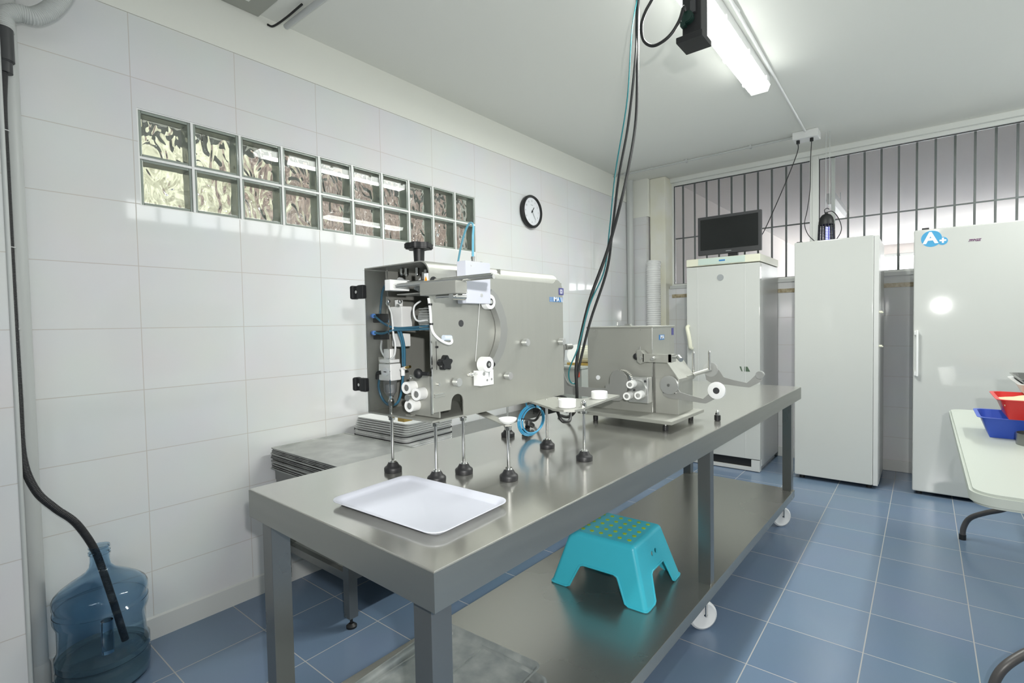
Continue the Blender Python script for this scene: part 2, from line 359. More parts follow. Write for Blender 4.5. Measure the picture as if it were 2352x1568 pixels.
# pipe by the pillar
b = B().cyl((0.031, -0.358, 0.0), (0.031, -0.358, H), 0.029)
b.lathe([(0.029, 0.10), (0.034, 0.085), (0.034, 0.0)], (0.031, -0.358, 0))
tag(part('drain_pipe', b, LPVC), 'white vertical drain pipe beside the hanging dark hose', 'pipe')

# ---- next room, seen through the barred windows
NX0, NX1, NY1, NH = 0.22, XR, 13.5, 2.86
struct('wall_beyond_left', B().box(NX0 - 0.1, NX0, 4.75, NY1, 0, NH), PINK)
struct('ceiling_beyond', B().box(NX0 - 0.1, NX1 + 0.1, 4.72, NY1 + 0.1, NH, NH + 0.1), PINK)
b = B(); ox0, ox1, oz0, oz1 = 0.75, 4.15, 0.5, 2.66
b.box(NX0, ox0, NY1, NY1 + 0.1, 0, NH); b.box(ox1, NX1, NY1, NY1 + 0.1, 0, NH); b.box(ox0, ox1, NY1, NY1 + 0.1, oz1, NH); b.box(ox0, ox1, NY1, NY1 + 0.1, 0, oz0)
struct('wall_beyond_back', b, PINK)
w4 = struct('window_4', B().box(ox0, ox1, NY1 + 0.02, NY1 + 0.05, oz1 - 0.06, oz1).box(1.98, 2.03, NY1 + 0.02, NY1 + 0.05, oz0, oz1).box(3.0, 3.05, NY1 + 0.02, NY1 + 0.05, oz0, oz1), FRAME)
t = thing('ceiling_light', 'unlit tube light hanging in the room behind the barred window', 'light', (1.62, 6.7, 2.62))
part('housing', B().box(1.575, 1.665, 6.25, 7.25, 2.62, 2.70, 0.01), WPL, t)
part('diffuser', B().prism([(1.57, 2.62), (1.59, 2.565), (1.65, 2.565), (1.67, 2.62)], 'xz', 6.22, 7.28), WPL, t)
for y in (6.4, 7.1): part('hanger', B().cyl((1.62, y, 2.70), (1.62, y, NH), 0.005), WPL, t)

# ---- outside the glass blocks
EXT = noise_rough(pm('brick_red_render', (0.3, 0.19, 0.14), 0.9), 3.2, 0.85, 0.95, colvar=((0.030, 0.015, 0.011), (0.18, 0.135, 0.11)))
DARKROOF = pm('dark_soffit', (0.10, 0.11, 0.11), 0.8)
PAVE = noise_rough(pm('outdoor_paving', (0.42, 0.40, 0.34), 0.9), 3, 0.85, 0.95)
struct('ground_outside', B().box(-9, -0.35, -8, 10, -0.2, -0.1), PAVE)
tag(part('brick_wall', B().box(-3.4, -3.2, 1.9, 9, -0.1, 3.4), EXT), 'reddish brown yard wall blurred behind the right glass blocks', 'wall')
CREAMW = noise_rough(pm('cream_render', (0.3, 0.3, 0.22), 0.9), 2.6, 0.85, 0.95, colvar=((0.10, 0.09, 0.055), (0.34, 0.33, 0.24)))
tag(part('yard_wall', B().box(-3.4, -3.2, -6, 1.9, -0.1, 3.4), CREAMW), 'cream yard wall blurred behind the left glass blocks', 'wall')
struct('roof_overhang', B().box(-1.5, -0.14, -3, 6, 2.58, 2.7), DARKROOF)

# ---- glass blocks, 10 x 2 in mortar
gw_root = struct('window_5', B(), WPL)
b = B(); PW = (GY1 - GY0) / 10; PH = (GZ1 - GZ0) / 2; J = 0.005
for i in range(11):
    y = GY0 + i * PW; y0 = max(GY0, y - J); y1 = min(GY1, y + J); b.box(-0.10, -0.002, y0, y1, GZ0, GZ1)
for k in range(3):
    z = GZ0 + k * PH; z0 = max(GZ0, z - J); z1 = min(GZ1, z + J); b.box(-0.10, -0.003, GY0, GY1, z0, z1)
part('mortar', b, WPL, gw_root)
def block_mesh():
    b = B(); h, w = PH / 2 - J, PW / 2 - J
    f = 0.011   # clear greenish rim
    b.box(-0.085, -0.006, -w, -w + f, -h, h, 0.003); b.box(-0.085, -0.006, w - f, w, -h, h, 0.003)
    b.box(-0.085, -0.006, -w + f, w - f, -h, -h + f, 0.003); b.box(-0.085, -0.006, -w + f, w - f, h - f, h, 0.003)
    return b
rim0 = part('glass_block', block_mesh(), GEDGE, gw_root)
h, w = PH / 2 - J - 0.011, PW / 2 - J - 0.011
face0 = part('front_face', B().box(-0.020, -0.010, -w, w, -h, h), GFRONT, rim0)
face1 = part('back_face', B().box(-0.082, -0.072, -w, w, -h, h), GBLOCK, rim0)
first = True
for k in range(2):
    for i in range(10):
        o = rim0 if first else copy_tree(rim0, gw_root)
        first = False
        o.location = (0, GY0 + (i + 0.5) * PW, GZ0 + (k + 0.5) * PH)

# ================================================================ CEILING THINGS
t = thing('fluorescent_light', 'lit fluorescent ceiling light with a long glowing white diffuser', 'light', (1.66, 2.03, H))
part('housing', B().box(1.605, 1.725, 1.28, 2.79, 2.69, H, 0.008), WPL, t)
b = B().prism([(1.603, 2.69), (1.618, 2.652), (1.712, 2.652), (1.727, 2.69)], 'xz', 1.28, 2.73)
part('diffuser', b, TUBE, t, 'glowing white diffuser')
LL = area('lamp_light', (1.665, 2.03, 2.648), 0.09, 1.4, 20.0, (0, 0, 0), (0.98, 1, 0.95)); LL.parent = t; LL.location = (0.005, 0.0, 2.648 - H)
part('end_cap', B().prism([(1.603, 2.69), (1.618, 2.652), (1.712, 2.652), (1.727, 2.69)], 'xz', 2.73, 2.79), DIFF_END, t, 'dim translucent end of the diffuser')
for y in (1.5, 1.9, 2.3, 2.68):
    for x in (1.596, 1.726): part('clip', B().box(x, x + 0.008, y - 0.012, y + 0.012, 2.675, 2.70), WPL, t)
# second lamp of the room, behind the camera
t = thing('fluorescent_light', 'lit fluorescent ceiling light behind the place of the photographer', 'light', (2.56, -1.7, H))
part('housing', B().box(2.50, 2.62, -2.45, -0.95, 2.69, H), WPL, t)
part('diffuser', B().prism([(2.50, 2.69), (2.515, 2.652), (2.605, 2.652), (2.62, 2.69)], 'xz', -2.45, -0.95), TUBE, t)
LL = area('lamp_light', (2.56, -1.7, 2.648), 0.09, 1.4, 9.0, (0, 0, 0), (0.98, 1, 0.95)); LL.parent = t; LL.location = (0, 0, 2.648 - H)
t = thing('fluorescent_light', 'added fluorescent ceiling light out of view, brightening the back of the room', 'light', (3.45, 3.55, H))  # lamp added out of view to brighten the back ceiling and wall
part('housing', B().box(3.39, 3.51, 2.95, 4.15, 2.69, H), WPL, t)
part('diffuser', B().prism([(3.39, 2.69), (3.405, 2.652), (3.495, 2.652), (3.51, 2.69)], 'xz', 2.95, 4.15), TUBE, t)
LL = area('lamp_light', (3.45, 3.55, 2.648), 0.09, 1.1, 12.0, (0, 0, 0), (0.98, 1, 0.95)); LL.parent = t; LL.location = (0, 0, 2.648 - H)
# hanging socket column
t = thing('socket_column', 'black hanging power socket column in front of the lit ceiling lamp', 'socket column', (1.787, 1.30, H))
part('post', B().box(1.752, 1.822, 1.262, 1.335, 2.318, H, 0.004), BLACK, t)
part('flange', B().box(1.735, 1.832, 1.242, 1.350, 2.298, 2.320, 0.003), BLACK, t)
part('socket', B().cyl((1.777, 1.263, 2.382), (1.777, 1.238, 2.382), 0.022, bev=0.003).box(1.752, 1.772, 1.238, 1.262, 2.352, 2.372, 0.003), GREEN, t, 'dark green socket and plug')
part('bracket', B().box(1.785, 1.805, 1.250, 1.262, 2.395, 2.44, 0.002), DARKGREY, t)
b = B().tube([(1.775, 1.236, 2.40), (1.772, 1.225, 2.41), (1.757, 1.22, 2.365), (1.724, 1.22, 2.327), (1.682, 1.22, 2.31), (1.647, 1.22, 2.314), (1.617, 1.22, 2.346), (1.609, 1.22, 2.401), (1.626, 1.22, 2.447), (1.657, 1.22, 2.488), (1.70, 1.22, 2.56), (1.76, 1.24, 2.70), (1.77, 1.245, 2.75)], 0.006)
tag(part('power_cable', b, BLACK), 'black cable looping from the green plug of the socket column', 'cable')
CABG = 'black cables hanging from the ceiling'
b = B().tube([(1.49, 1.45, 2.75), (1.492, 1.43, 2.55), (1.50, 1.40, 2.39), (1.482, 1.36, 2.10), (1.468, 1.30, 1.88), (1.462, 1.25, 1.66), (1.46, 1.20, 1.48), (1.405, 1.16, 1.28), (1.385, 1.12, 1.14), (1.372, 1.10, 1.05), (1.37, 1.10, 1.02)], 0.0055)
tag(part('hanging_cable', b, BLACK), 'black hanging cable, the left and straighter of the two above the small machine', 'cable', CABG)
b = B().tube([(1.50, 1.44, 2.75), (1.505, 1.41, 2.40), (1.508, 1.38, 2.12), (1.51, 1.30, 1.90), (1.51, 1.22, 1.73), (1.478, 1.17, 1.55), (1.42, 1.13, 1.36), (1.39, 1.10, 1.20), (1.375, 1.09, 1.09), (1.375, 1.09, 1.03), (1.37, 1.10, 0.96), (1.34, 1.13, 0.90), (1.28, 1.17, 0.865), (1.20, 1.22, 0.858)], 0.0065)
tag(part('hanging_cable', b, BLACK), 'black hanging cable, the right one bowing out and ending on the worktop', 'cable', CABG)
b = B().tube([(1.52, 1.45, 2.745), (1.50, 1.43, 2.66), (1.484, 1.40, 2.50), (1.478, 1.36, 2.2), (1.452, 1.30, 1.9), (1.448, 1.25, 1.66), (1.448, 1.20, 1.48), (1.425, 1.12, 1.34), (1.392, 1.08, 1.17), (1.355, 1.07, 1.08), (1.352, 1.08, 1.03), (1.37, 1.10, 1.018)], 0.003)
tag(part('air_line', b, pm('teal_tubing', (0.02, 0.17, 0.19), 0.3)), 'thin teal air line tied along the black hanging cables', 'tube')
# conduits
b = B().cyl((1.765, 1.45, 2.74), (1.722, 4.02, 2.74), 0.008).cyl((1.74, 1.45, 2.742), (1.762, 1.98, 2.742), 0.006)
tag(part('conduit_pipe', b, WPL), 'thin white conduit along the ceiling beside the lit lamp', 'conduit')
b = B().cyl((0.0, 4.06, 2.735), (1.63, 4.06, 2.735), 0.008)
for x in (0.13, 0.75, 1.30): b.box(x - 0.008, x + 0.008, 4.045, 4.075, 2.722, H)
tag(part('conduit_pipe', b, LPVC), 'thin conduit across the ceiling from the left wall to the junction box', 'conduit')
t = thing('junction_box', 'white plastic junction box on the ceiling above the middle fridge', 'junction box', (1.72, 4.05, H))
part('box_body', B().box(1.63, 1.81, 3.98, 4.11, 2.69, H, 0.006), WPL, t)
for x in (1.665, 1.76): part('plug', B().cyl((x, 4.02, 2.665), (x, 4.02, 2.692), 0.013), BLACK, t)
b = B().tube([(1.665, 4.02, 2.67), (1.655, 4.04, 2.60), (1.56, 4.08, 2.38), (1.40, 4.14, 2.05), (1.34, 4.14, 1.95)], 0.0035)
tag(part('power_cable', b, BLACK), 'black cable running slanting from the junction box to the television', 'cable')
b = B().tube([(1.76, 4.02, 2.67), (1.748, 4.06, 2.55), (1.738, 4.10, 2.32), (1.715, 4.12, 2.15), (1.695, 4.12, 2.04), (1.72, 4.12, 1.95), (1.77, 4.12, 1.885)], 0.003)
tag(part('power_cable', b, BLACK), 'black cable dropping from the junction box to behind the middle fridge', 'cable')
# top left: shadow panel, conduit end with dark lead, flexible duct
PANEL = pm('ceiling_shadow_grey', (0.40, 0.41, 0.37), 0.7)
t = thing('ceiling_shadow_panel', 'flat grey panel standing for a shadow on the ceiling by the left wall', 'shadow', (0.30, 0.2, H))
part('frame', B().box(0.006, 0.62, -0.30, 0.515, 2.738, H), PANEL, t)  # thin grey sheet drawn in place of a shadow cast on the ceiling
part('paler_inset', B().box(0.10, 0.53, -0.2, 0.43, 2.73, 2.739), CEIL, t)
b = B().cyl((0.045, 0.63, 2.728), (1.2, 0.63, 2.728), 0.013)
tag(part('conduit_pipe', b, PVC), 'short grey conduit stub across the ceiling at the upper left', 'conduit')
b = B().tube([(0.004, 0.56, 2.722), (0.03, 0.575, 2.712), (0.12, 0.59, 2.722), (0.25, 0.60, 2.738)], 0.005)
tag(part('power_cable', b, BLACK), 'black lead sagging from the grey conduit stub to the left wall', 'cable')
b = B().tube([(0.10, -0.372, 2.262), (0.10, -0.366, 2.31), (0.10, -0.335, 2.335), (0.10, -0.29, 2.345), (0.10, -0.24, 2.40), (0.10, -0.195, 2.50), (0.10, -0.17, 2.60), (0.10, -0.15, 2.75)], 0.027, seg=20, ribs=(0.006, 0.0015), res=12)
tag(part('flexible_duct', b, LPVC), 'pale ribbed hose curving down from the ceiling at the upper left corner', 'duct')

# dark hose into the bottle
t = thing('drain_hose', 'dark ribbed hose hanging by the pillar and dipping into the blue bottle', 'hose', (0.12, -0.38, 1.2))
part('coupling', B().cyl((0.112, -0.376, 2.155), (0.112, -0.376, 2.265), 0.028, bev=0.003).cyl((0.112, -0.376, 2.12), (0.112, -0.376, 2.165), 0.022), DARKGREY, t, 'dark grey coupling')
pts = [(0.115, -0.378, 2.13), (0.118, -0.385, 2.0), (0.12, -0.386, 1.79), (0.122, -0.386, 1.36), (0.13, -0.385, 1.07), (0.15, -0.385, 0.86), (0.165, -0.36, 0.745), (0.172, -0.315, 0.672), (0.17, -0.27, 0.616), (0.162, -0.240, 0.56), (0.154, -0.212, 0.49), (0.150, -0.194, 0.42), (0.152, -0.165, 0.28), (0.160, -0.135, 0.12)]
part('hose', B().tube(pts, 0.0115, seg=16, ribs=(0.005, 0.0007), res=12), RUBBER, t)
for z in (1.93, 1.55, 1.28): part('cable_tie', B().tube([(0.118 + 0.014 * math.cos(a), -0.386 + 0.014 * math.sin(a), z) for a in [k * PI / 6 for k in range(13)]], 0.0015, smooth=False), WPL, t)

# bottle
BX, BY = 0.150, -0.197
t = thing('water_bottle', 'large translucent blue water bottle standing on the floor by the left wall', 'bottle', (BX, BY, 0))
R = 0.138
prof = [(0.0, 0.004), (0.118, 0.002), (R - 0.004, 0.012), (R, 0.03), (R, 0.075), (R - 0.006, 0.085), (R - 0.006, 0.092), (R, 0.10), (R, 0.13), (R - 0.007, 0.14), (R - 0.010, 0.16), (R - 0.010, 0.235), (R - 0.004, 0.25), (R, 0.262), (R, 0.285), (R - 0.007, 0.294), (R - 0.007, 0.300), (R, 0.31), (R, 0.330), (R - 0.006, 0.343), (R - 0.020, 0.356), (0.090, 0.376), (0.062, 0.393), (0.042, 0.408), (0.032, 0.424), (0.029, 0.445), (0.029, 0.466), (0.0325, 0.468), (0.0325, 0.477), (0.029, 0.479), (0.029, 0.489), (0.032, 0.491), (0.031, 0.496)]
inner = [(max(0.0, r - 0.0022), z + (0.003 if r < 0.12 and z < 0.01 else 0)) for r, z in prof][::-1]
part('bottle_body', B().lathe(prof + inner, (BX, BY, 0), seg=56), BOTTLE, t)
part('waste_water', B().lathe([(0, 0.008), (R - 0.008, 0.014), (R - 0.004, 0.032), (R - 0.004, 0.075), (R - 0.011, 0.088), (R - 0.005, 0.10), (R - 0.005, 0.118), (0, 0.118)], (BX, BY, 0), seg=48), LIQUID, t, 'dark water in the bottom of the bottle')
ax = Vector((0.95, -0.05, 0)).normalized()
b = B().cyl((BX + ax.x * 0.078, BY + ax.y * 0.078, 0.135), (BX + ax.x * 0.078, BY + ax.y * 0.078, 0.25), 0.018, seg=20)
part('handle', b, BOTTLE, t, 'moulded handle column')

# clock
t = thing('wall_clock', 'round black-rimmed wall clock with white dial on the left wall', 'clock', (0.0, 2.632, 2.156))
part('rim', B().lathe([(0.0, 0), (0.122, 0.0), (0.128, 0.008), (0.130, 0.030), (0.122, 0.042), (0.112, 0.040), (0.108, 0.026), (0.0, 0.026)], (0.0, 2.632, 2.156), (1, 0, 0), 56), BLACK, t)
part('dial', B().cyl((0.026, 2.632, 2.156), (0.0275, 2.632, 2.156), 0.109, seg=48), pm('clock_dial', (0.74, 0.76, 0.80), 0.5), t)
def hand(ang, ln, wd, x):
    a = math.radians(90 - ang); d = Vector((0, math.cos(a), math.sin(a))); n = Vector((0, -d.z, d.y)); c = Vector((x, 2.632, 2.156))
    # the wall faces +X, so +Y runs to the right of the dial
    P0 = [c - d * 0.012 + n * wd, c - d * 0.012 - n * wd, c + d * ln - n * wd * 0.6, c + d * ln + n * wd * 0.6]
    return [(p.y, p.z) for p in P0]
part('hour_hand', B().prism(hand(38, 0.045, 0.0035, 0.03), 'yz', 0.029, 0.031), BLACK, t)
part('minute_hand', B().prism(hand(146, 0.075, 0.0022, 0.03), 'yz', 0.032, 0.034), GREYP, t)
part('hand_hub', B().cyl((0.028, 2.632, 2.156), (0.036, 2.632, 2.156), 0.006), BLACK, t)
for k in range(12):
    a = math.radians(90 - 30 * (k + 1))
    text_part('numeral', str(k + 1), 0.020, GREYP, t, facing_x(0.0278, 2.632 + 0.083 * math.cos(a), 2.156 + 0.083 * math.sin(a)))
part('dial_print', B().box(0.0275, 0.0282, 2.618, 2.646, 2.205, 2.209), GREYP, t)

# ================================================================ FRIDGES
t = thing('freezer_cabinet', 'white upright fridge with cream top band, television on top of it', 'fridge', (1.12, 4.15, 0))
part('cabinet', B().box(0.82, 1.42, 3.90, 4.50, 0.04, 1.735, 0.008).box(0.83, 1.40, 3.92, 4.46, 0.0, 0.04), ENAMEL2, t)
b = B().box(0.82, 1.42, 3.845, 3.905, 0.105, 1.732, 0.006); door = part('door', b, ENAMEL, t)
part('door_rib', B().box(0.917, 0.922, 3.843, 3.847, 0.11, 1.728).box(1.306, 1.311, 3.843, 3.847, 0.11, 1.728), ENAMEL2, door)
part('badge', B().cyl((1.11, 3.846, 1.628), (1.11, 3.842, 1.628), 0.027, seg=32), GREYP, door, 'round grey badge')
part('handle', B().tube([(0.832, 3.845, 1.215), (0.835, 3.815, 1.20), (0.85, 3.80, 1.15), (0.862, 3.80, 1.08), (0.866, 3.805, 1.03), (0.868, 3.83, 1.02)], 0.017, seg=14), CREAM, door)
part('top_band', B().box(0.818, 1.424, 3.845, 4.50, 1.738, 1.802, 0.006), CREAM, t, 'cream top band')
pn = part('control_panel', B().box(0.925, 1.308, 3.841, 3.848, 1.745, 1.798), PANELG, t, 'pale green control panel')
part('display', B().box(1.10, 1.15, 3.839, 3.842, 1.766, 1.778), BLUE_ST, pn)
part('kick_plate', B().box(0.83, 1.415, 3.85, 3.90, 0.005, 0.035, 0.003).box(1.35, 1.416, 3.848, 3.90, 0.005, 0.10, 0.003), ENAMEL2, t)
part('vent_gap', B().box(0.835, 1.35, 3.87, 3.90, 0.035, 0.102), BLACK, t, 'black vent gap under the door')
part('sticker_scraps', B().prism([(1.262, 0.875), (1.275, 0.875), (1.285, 0.835), (1.278, 0.835)], 'xz', 3.8435, 3.8452).prism([(1.300, 0.875), (1.325, 0.875), (1.345, 0.835), (1.300, 0.835)], 'xz', 3.8435, 3.8452), pm('dark_green_print', (0.09, 0.14, 0.09), 0.5), door, 'torn dark green sticker')
# television
t = thing('television', 'small black flat television standing on the fridge with the cream top', 'television', (1.12, 4.03, 1.802))
part('bezel', B().box(0.862, 1.392, 4.02, 4.055, 1.85, 2.19, 0.004), DARKGREY, t)
part('back_cover', B().box(0.92, 1.33, 4.055, 4.10, 1.88, 2.15, 0.015), BLACK, t)
part('screen', B().box(0.886, 1.368, 4.017, 4.021, 1.893, 2.165), SCREEN, t)
part('brand_print', B().box(1.105, 1.15, 4.0185, 4.0195, 1.868, 1.874), GREYP, t)
part('stand_foot', B().box(1.07, 1.27, 3.95, 4.10, 1.802, 1.812, 0.004).box(1.12, 1.20, 4.03, 4.06, 1.81, 1.86), BLACK, t)
# middle fridge
t = thing('fridge', 'plain white tall fridge in the middle, with the insect lamp on top', 'fridge', (1.93, 4.15, 0))
part('cabinet', B().box(1.672, 2.208, 3.945, 4.44, 0.02, 1.845, 0.008), ENAMEL2, t)
door = part('door', B().box(1.665, 2.175, 3.872, 3.93, 0.03, 1.86, 0.008), ENAMEL, t)
part('door_edge', B().box(2.1755, 2.206, 3.88, 3.944, 0.028, 1.856, 0.004), ENAMEL2, door)
part('hinge_cap', B().box(1.675, 1.715, 3.90, 3.93, 1.858, 1.868, 0.003), BLACK, t)
for z in (1.302, 1.055): part('side_plug', B().cyl((2.206, 3.905, z), (2.226, 3.905, z), 0.009).cyl((2.224, 3.905, z - 0.004), (2.232, 3.905, z - 0.004), 0.005), CREAM, t)
for x in (1.71, 2.15):
    for y in (3.93, 4.38): part('foot', B().cyl((x, y, 0), (x, y, 0.03), 0.018), BLACK, t)
# right fridge
t = thing('fridge', 'tall white fridge at the right with the blue A+ sticker on its door', 'fridge', (2.70, 4.2, 0))
part('cabinet', B().box(2.41, 3.01, 3.99, 4.50, 0.02, 1.85, 0.008), ENAMEL2, t)
door = part('door', B().box(2.402, 3.015, 3.925, 3.985, 0.025, 1.868, 0.010), ENAMEL, t)
part('handle', B().box(2.418, 2.432, 3.880, 3.894, 0.845, 1.17, 0.005).box(2.408, 2.432, 3.885, 3.93, 1.135, 1.165, 0.004).box(2.408, 2.432, 3.885, 3.93, 0.85, 0.88, 0.004), WPL, door)
part('hinge_cap', B().box(2.445, 2.485, 3.95, 3.985, 1.866, 1.882, 0.003), BLACK, t)
st = part('energy_sticker', B().cyl((2.497, 3.926, 1.80), (2.497, 3.9242, 1.80), 0.056, seg=48).xf(Matrix.Translation((2.497, 0, 1.80)) @ Matrix.Diagonal((1.0, 1, 1.0, 1)) @ Matrix.Translation((-2.497, 0, -1.80))).cyl((2.557, 3.926, 1.778), (2.557, 3.9239, 1.778), 0.027, seg=36), SKY_ST, door, 'round blue sticker')
text_part('sticker_letter', 'A', 0.105, WHITE_ST, st, facing_my(2.492, 3.9238, 1.802), bold=0.004, sx=1.05)
text_part('sticker_plus', '+', 0.062, WHITE_ST, st, facing_my(2.558, 3.9234, 1.779), bold=0.003)
text_part('brand_print', '7BBGZ', 0.020, MAROON, door, facing_my(2.718, 3.9245, 1.764), bold=0.0012, shear=0.3)
for x in (2.44, 2.97):
    for y in (3.98, 4.44): part('foot', B().cyl((x, y, 0), (x, y, 0.03), 0.018), BLACK, t)
# insect lamp on the middle fridge
zx, zy = 1.852, 4.09
t = thing('insect_lamp', 'black cage insect lamp with glowing violet tube on the middle fridge', 'insect lamp', (zx, zy, 1.845))
part('dome', B().lathe([(0.054, 2.005), (0.053, 2.03), (0.045, 2.062), (0.03, 2.083), (0.012, 2.092), (0.010, 2.105), (0, 2.105)], (zx, zy, 0)), BLACK, t)
part('base', B().lathe([(0, 1.845), (0.060, 1.845), (0.060, 1.872), (0, 1.872)], (zx, zy, 0)), BLACK, t)
b = B()
for k in range(16):
    a = 2 * PI * k / 16; c, s_ = math.cos(a), math.sin(a)
    b.cyl((zx + 0.0585 * c, zy + 0.0585 * s_, 1.87), (zx + 0.053 * c, zy + 0.053 * s_, 2.01), 0.0032, seg=6)
for z in [1.885 + 0.012 * k for k in range(11)]:
    r = 0.0585 - 0.005 * (z - 1.87) / 0.14
    b.tube([(zx + r * math.cos(a), zy + r * math.sin(a), z) for a in [k * PI / 10 for k in range(21)]], 0.0022, seg=5, smooth=False)
part('cage', b, BLACK, t)
part('uv_tube', B().cyl((zx, zy, 1.875), (zx, zy, 1.99), 0.009).cyl((zx + 0.016, zy, 1.875), (zx + 0.016, zy, 1.99), 0.006), UV, t, 'glowing violet tube')
part('hook', B().tube([(zx - 0.01, zy, 2.10), (zx - 0.012, zy, 2.125), (zx + 0.005, zy, 2.135), (zx + 0.02, zy, 2.125)], 0.003), BLACK, t)
part('lead', B().tube([(zx + 0.005, zy, 2.105), (zx + 0.04, zy, 2.105), (zx + 0.075, zy, 2.06), (zx + 0.10, zy, 1.985), (zx + 0.095, zy, 1.93), (zx + 0.05, zy + 0.05, 1.868)], 0.0032), BLACK, t)
for dx in (-0.004, 0.022): part('hanging_wire', B().cyl((zx + dx, zy, 2.12), (zx + dx, zy, 2.735), 0.0018), LPVC, t)

# ================================================================ WORKTOP TABLE (local frame: origin at near right corner, +y far, -x left)
TW, TL = 0.725, 2.945; TH = 0.85
t = thing('steel_worktable', 'long stainless steel worktable on castors with a full lower shelf', 'table', (1.820, -0.09, 0), math.radians(-1.17), local=True)
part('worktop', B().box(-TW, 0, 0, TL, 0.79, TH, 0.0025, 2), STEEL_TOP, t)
e_ = 0.0006; part('apron_shade_skin', B().box(-TW - e_, -TW + 0.012, -e_, TL + e_, 0.777, TH - 0.003).box(-0.012, e_, -e_, TL + e_, 0.777, TH - 0.003).box(-TW + 0.012, -0.012, -e_, 0.012, 0.777, TH - 0.003).box(-TW + 0.012, -0.012, TL - 0.012, TL + e_, 0.777, TH - 0.003), STEEL_SHADED, t)  # skin of darker steel puts shade on the worktop's upright edges
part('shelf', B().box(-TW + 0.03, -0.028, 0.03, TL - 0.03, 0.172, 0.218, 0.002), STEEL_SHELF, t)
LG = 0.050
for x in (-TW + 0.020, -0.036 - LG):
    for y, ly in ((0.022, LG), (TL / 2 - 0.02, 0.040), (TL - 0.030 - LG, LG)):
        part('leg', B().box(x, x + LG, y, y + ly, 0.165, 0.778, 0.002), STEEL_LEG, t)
for x in (-TW + 0.056, -0.09):
    for y in (0.08, TL / 2 + 0.03, TL - 0.10):
        w_ = part('castor', B().lathe([(0, -0.012), (0.040, -0.010), (0.052, -0.014), (0.060, -0.008), (0.060, 0.008), (0.052, 0.014), (0.040, 0.010), (0, 0.012)], (x, y, 0.060), (0.72, -0.69, 0), 36), WPL, t)
        part('fork', B().box(x - 0.022, x + 0.022, y - 0.025, y + 0.025, 0.158, 0.166).box(x - 0.022, x - 0.018, y - 0.012, y + 0.012, 0.06, 0.16).box(x + 0.018, x + 0.022, y - 0.012, y + 0.012, 0.06, 0.16).cyl((x - 0.022, y, 0.06), (x + 0.022, y, 0.06), 0.006), CHROME, w_)

# white tray on the worktop
def round_rect(x0, x1, y0, y1, r, n=6):
    P_ = []
    for cx, cy, a0 in ((x1 - r, y1 - r, 0), (x0 + r, y1 - r, 90), (x0 + r, y0 + r, 180), (x1 - r, y0 + r, 270)):
        for k in range(n + 1):
            a = math.radians(a0 + 90 * k / n); P_.append((cx + r * math.cos(a), cy + r * math.sin(a)))
    return P_
def tray_bm(b, L_, Wd, h, r, slope, th=0.0015, base=0.0, lip=0.004):
    """dished rectangular tray; centre at origin, bottom at base"""
    t_ = bmesh.new()
    def ring(inset, z, rr): return [t_.verts.new((x, y, z)) for x, y in round_rect(-L_ / 2 + inset, L_ / 2 - inset, -Wd / 2 + inset, Wd / 2 - inset, max(rr, 0.003))]
    outer = [ring(slope + lip, base, r - slope), ring(slope * 0.4 + lip, base + h * 0.55, r - 0.3 * slope), ring(lip, base + h - th, r), ring(0, base + h - th, r + lip * 0.5), ring(0, base + h, r + lip * 0.5),
             ring(lip, base + h, r), ring(slope * 0.4 + lip + th, base + h * 0.55, r - 0.3 * slope), ring(slope + lip + th * 1.5, base + th, r - slope)]
    n = len(outer[0])
    for A, C in zip(outer, outer[1:]):
        for k in range(n): t_.faces.new((A[k], A[(k + 1) % n], C[(k + 1) % n], C[k]))
    t_.faces.new(outer[0][::-1]); t_.faces.new(outer[-1])
    bmesh.ops.recalc_face_normals(t_, faces=t_.faces)
    b._m(t_); return b
t = thing('serving_tray', 'white plastic serving tray lying at the near end of the worktable', 'tray', (1.554, 0.106, 0.851), math.radians(1.9), local=True)
part('tray_body', tray_bm(B(), 0.358, 0.242, 0.013, 0.030, 0.014), WPL_BLUE, t, ang=60)

# baking tray on the lower shelf
def oven_tray(name, label, loc, rz, L_, Wd, group=None, mat=ALU_OLD):
    t = thing(name, label, 'tray', loc, rz, group, local=True)
    part('tray_pan', tray_bm(B(), L_, Wd, 0.02, 0.022, 0.012, lip=0.006), mat, t, ang=60)
    return t
t = oven_tray('baking_tray', 'worn aluminium baking tray on the lower shelf, lying on top of another', (1.402, 0.228, 0.232), math.radians(3), 0.40, 0.60, 'baking trays on the lower shelf')
part('crease', B().box(-0.02, -0.014, -0.28, 0.27, 0.0015, 0.005), ALU_OLD, t)
oven_tray('baking_tray', 'worn aluminium baking tray on the lower shelf, underneath and sticking out', (1.427, 0.216, 0.2195), math.radians(-1), 0.40, 0.60, 'baking trays on the lower shelf')

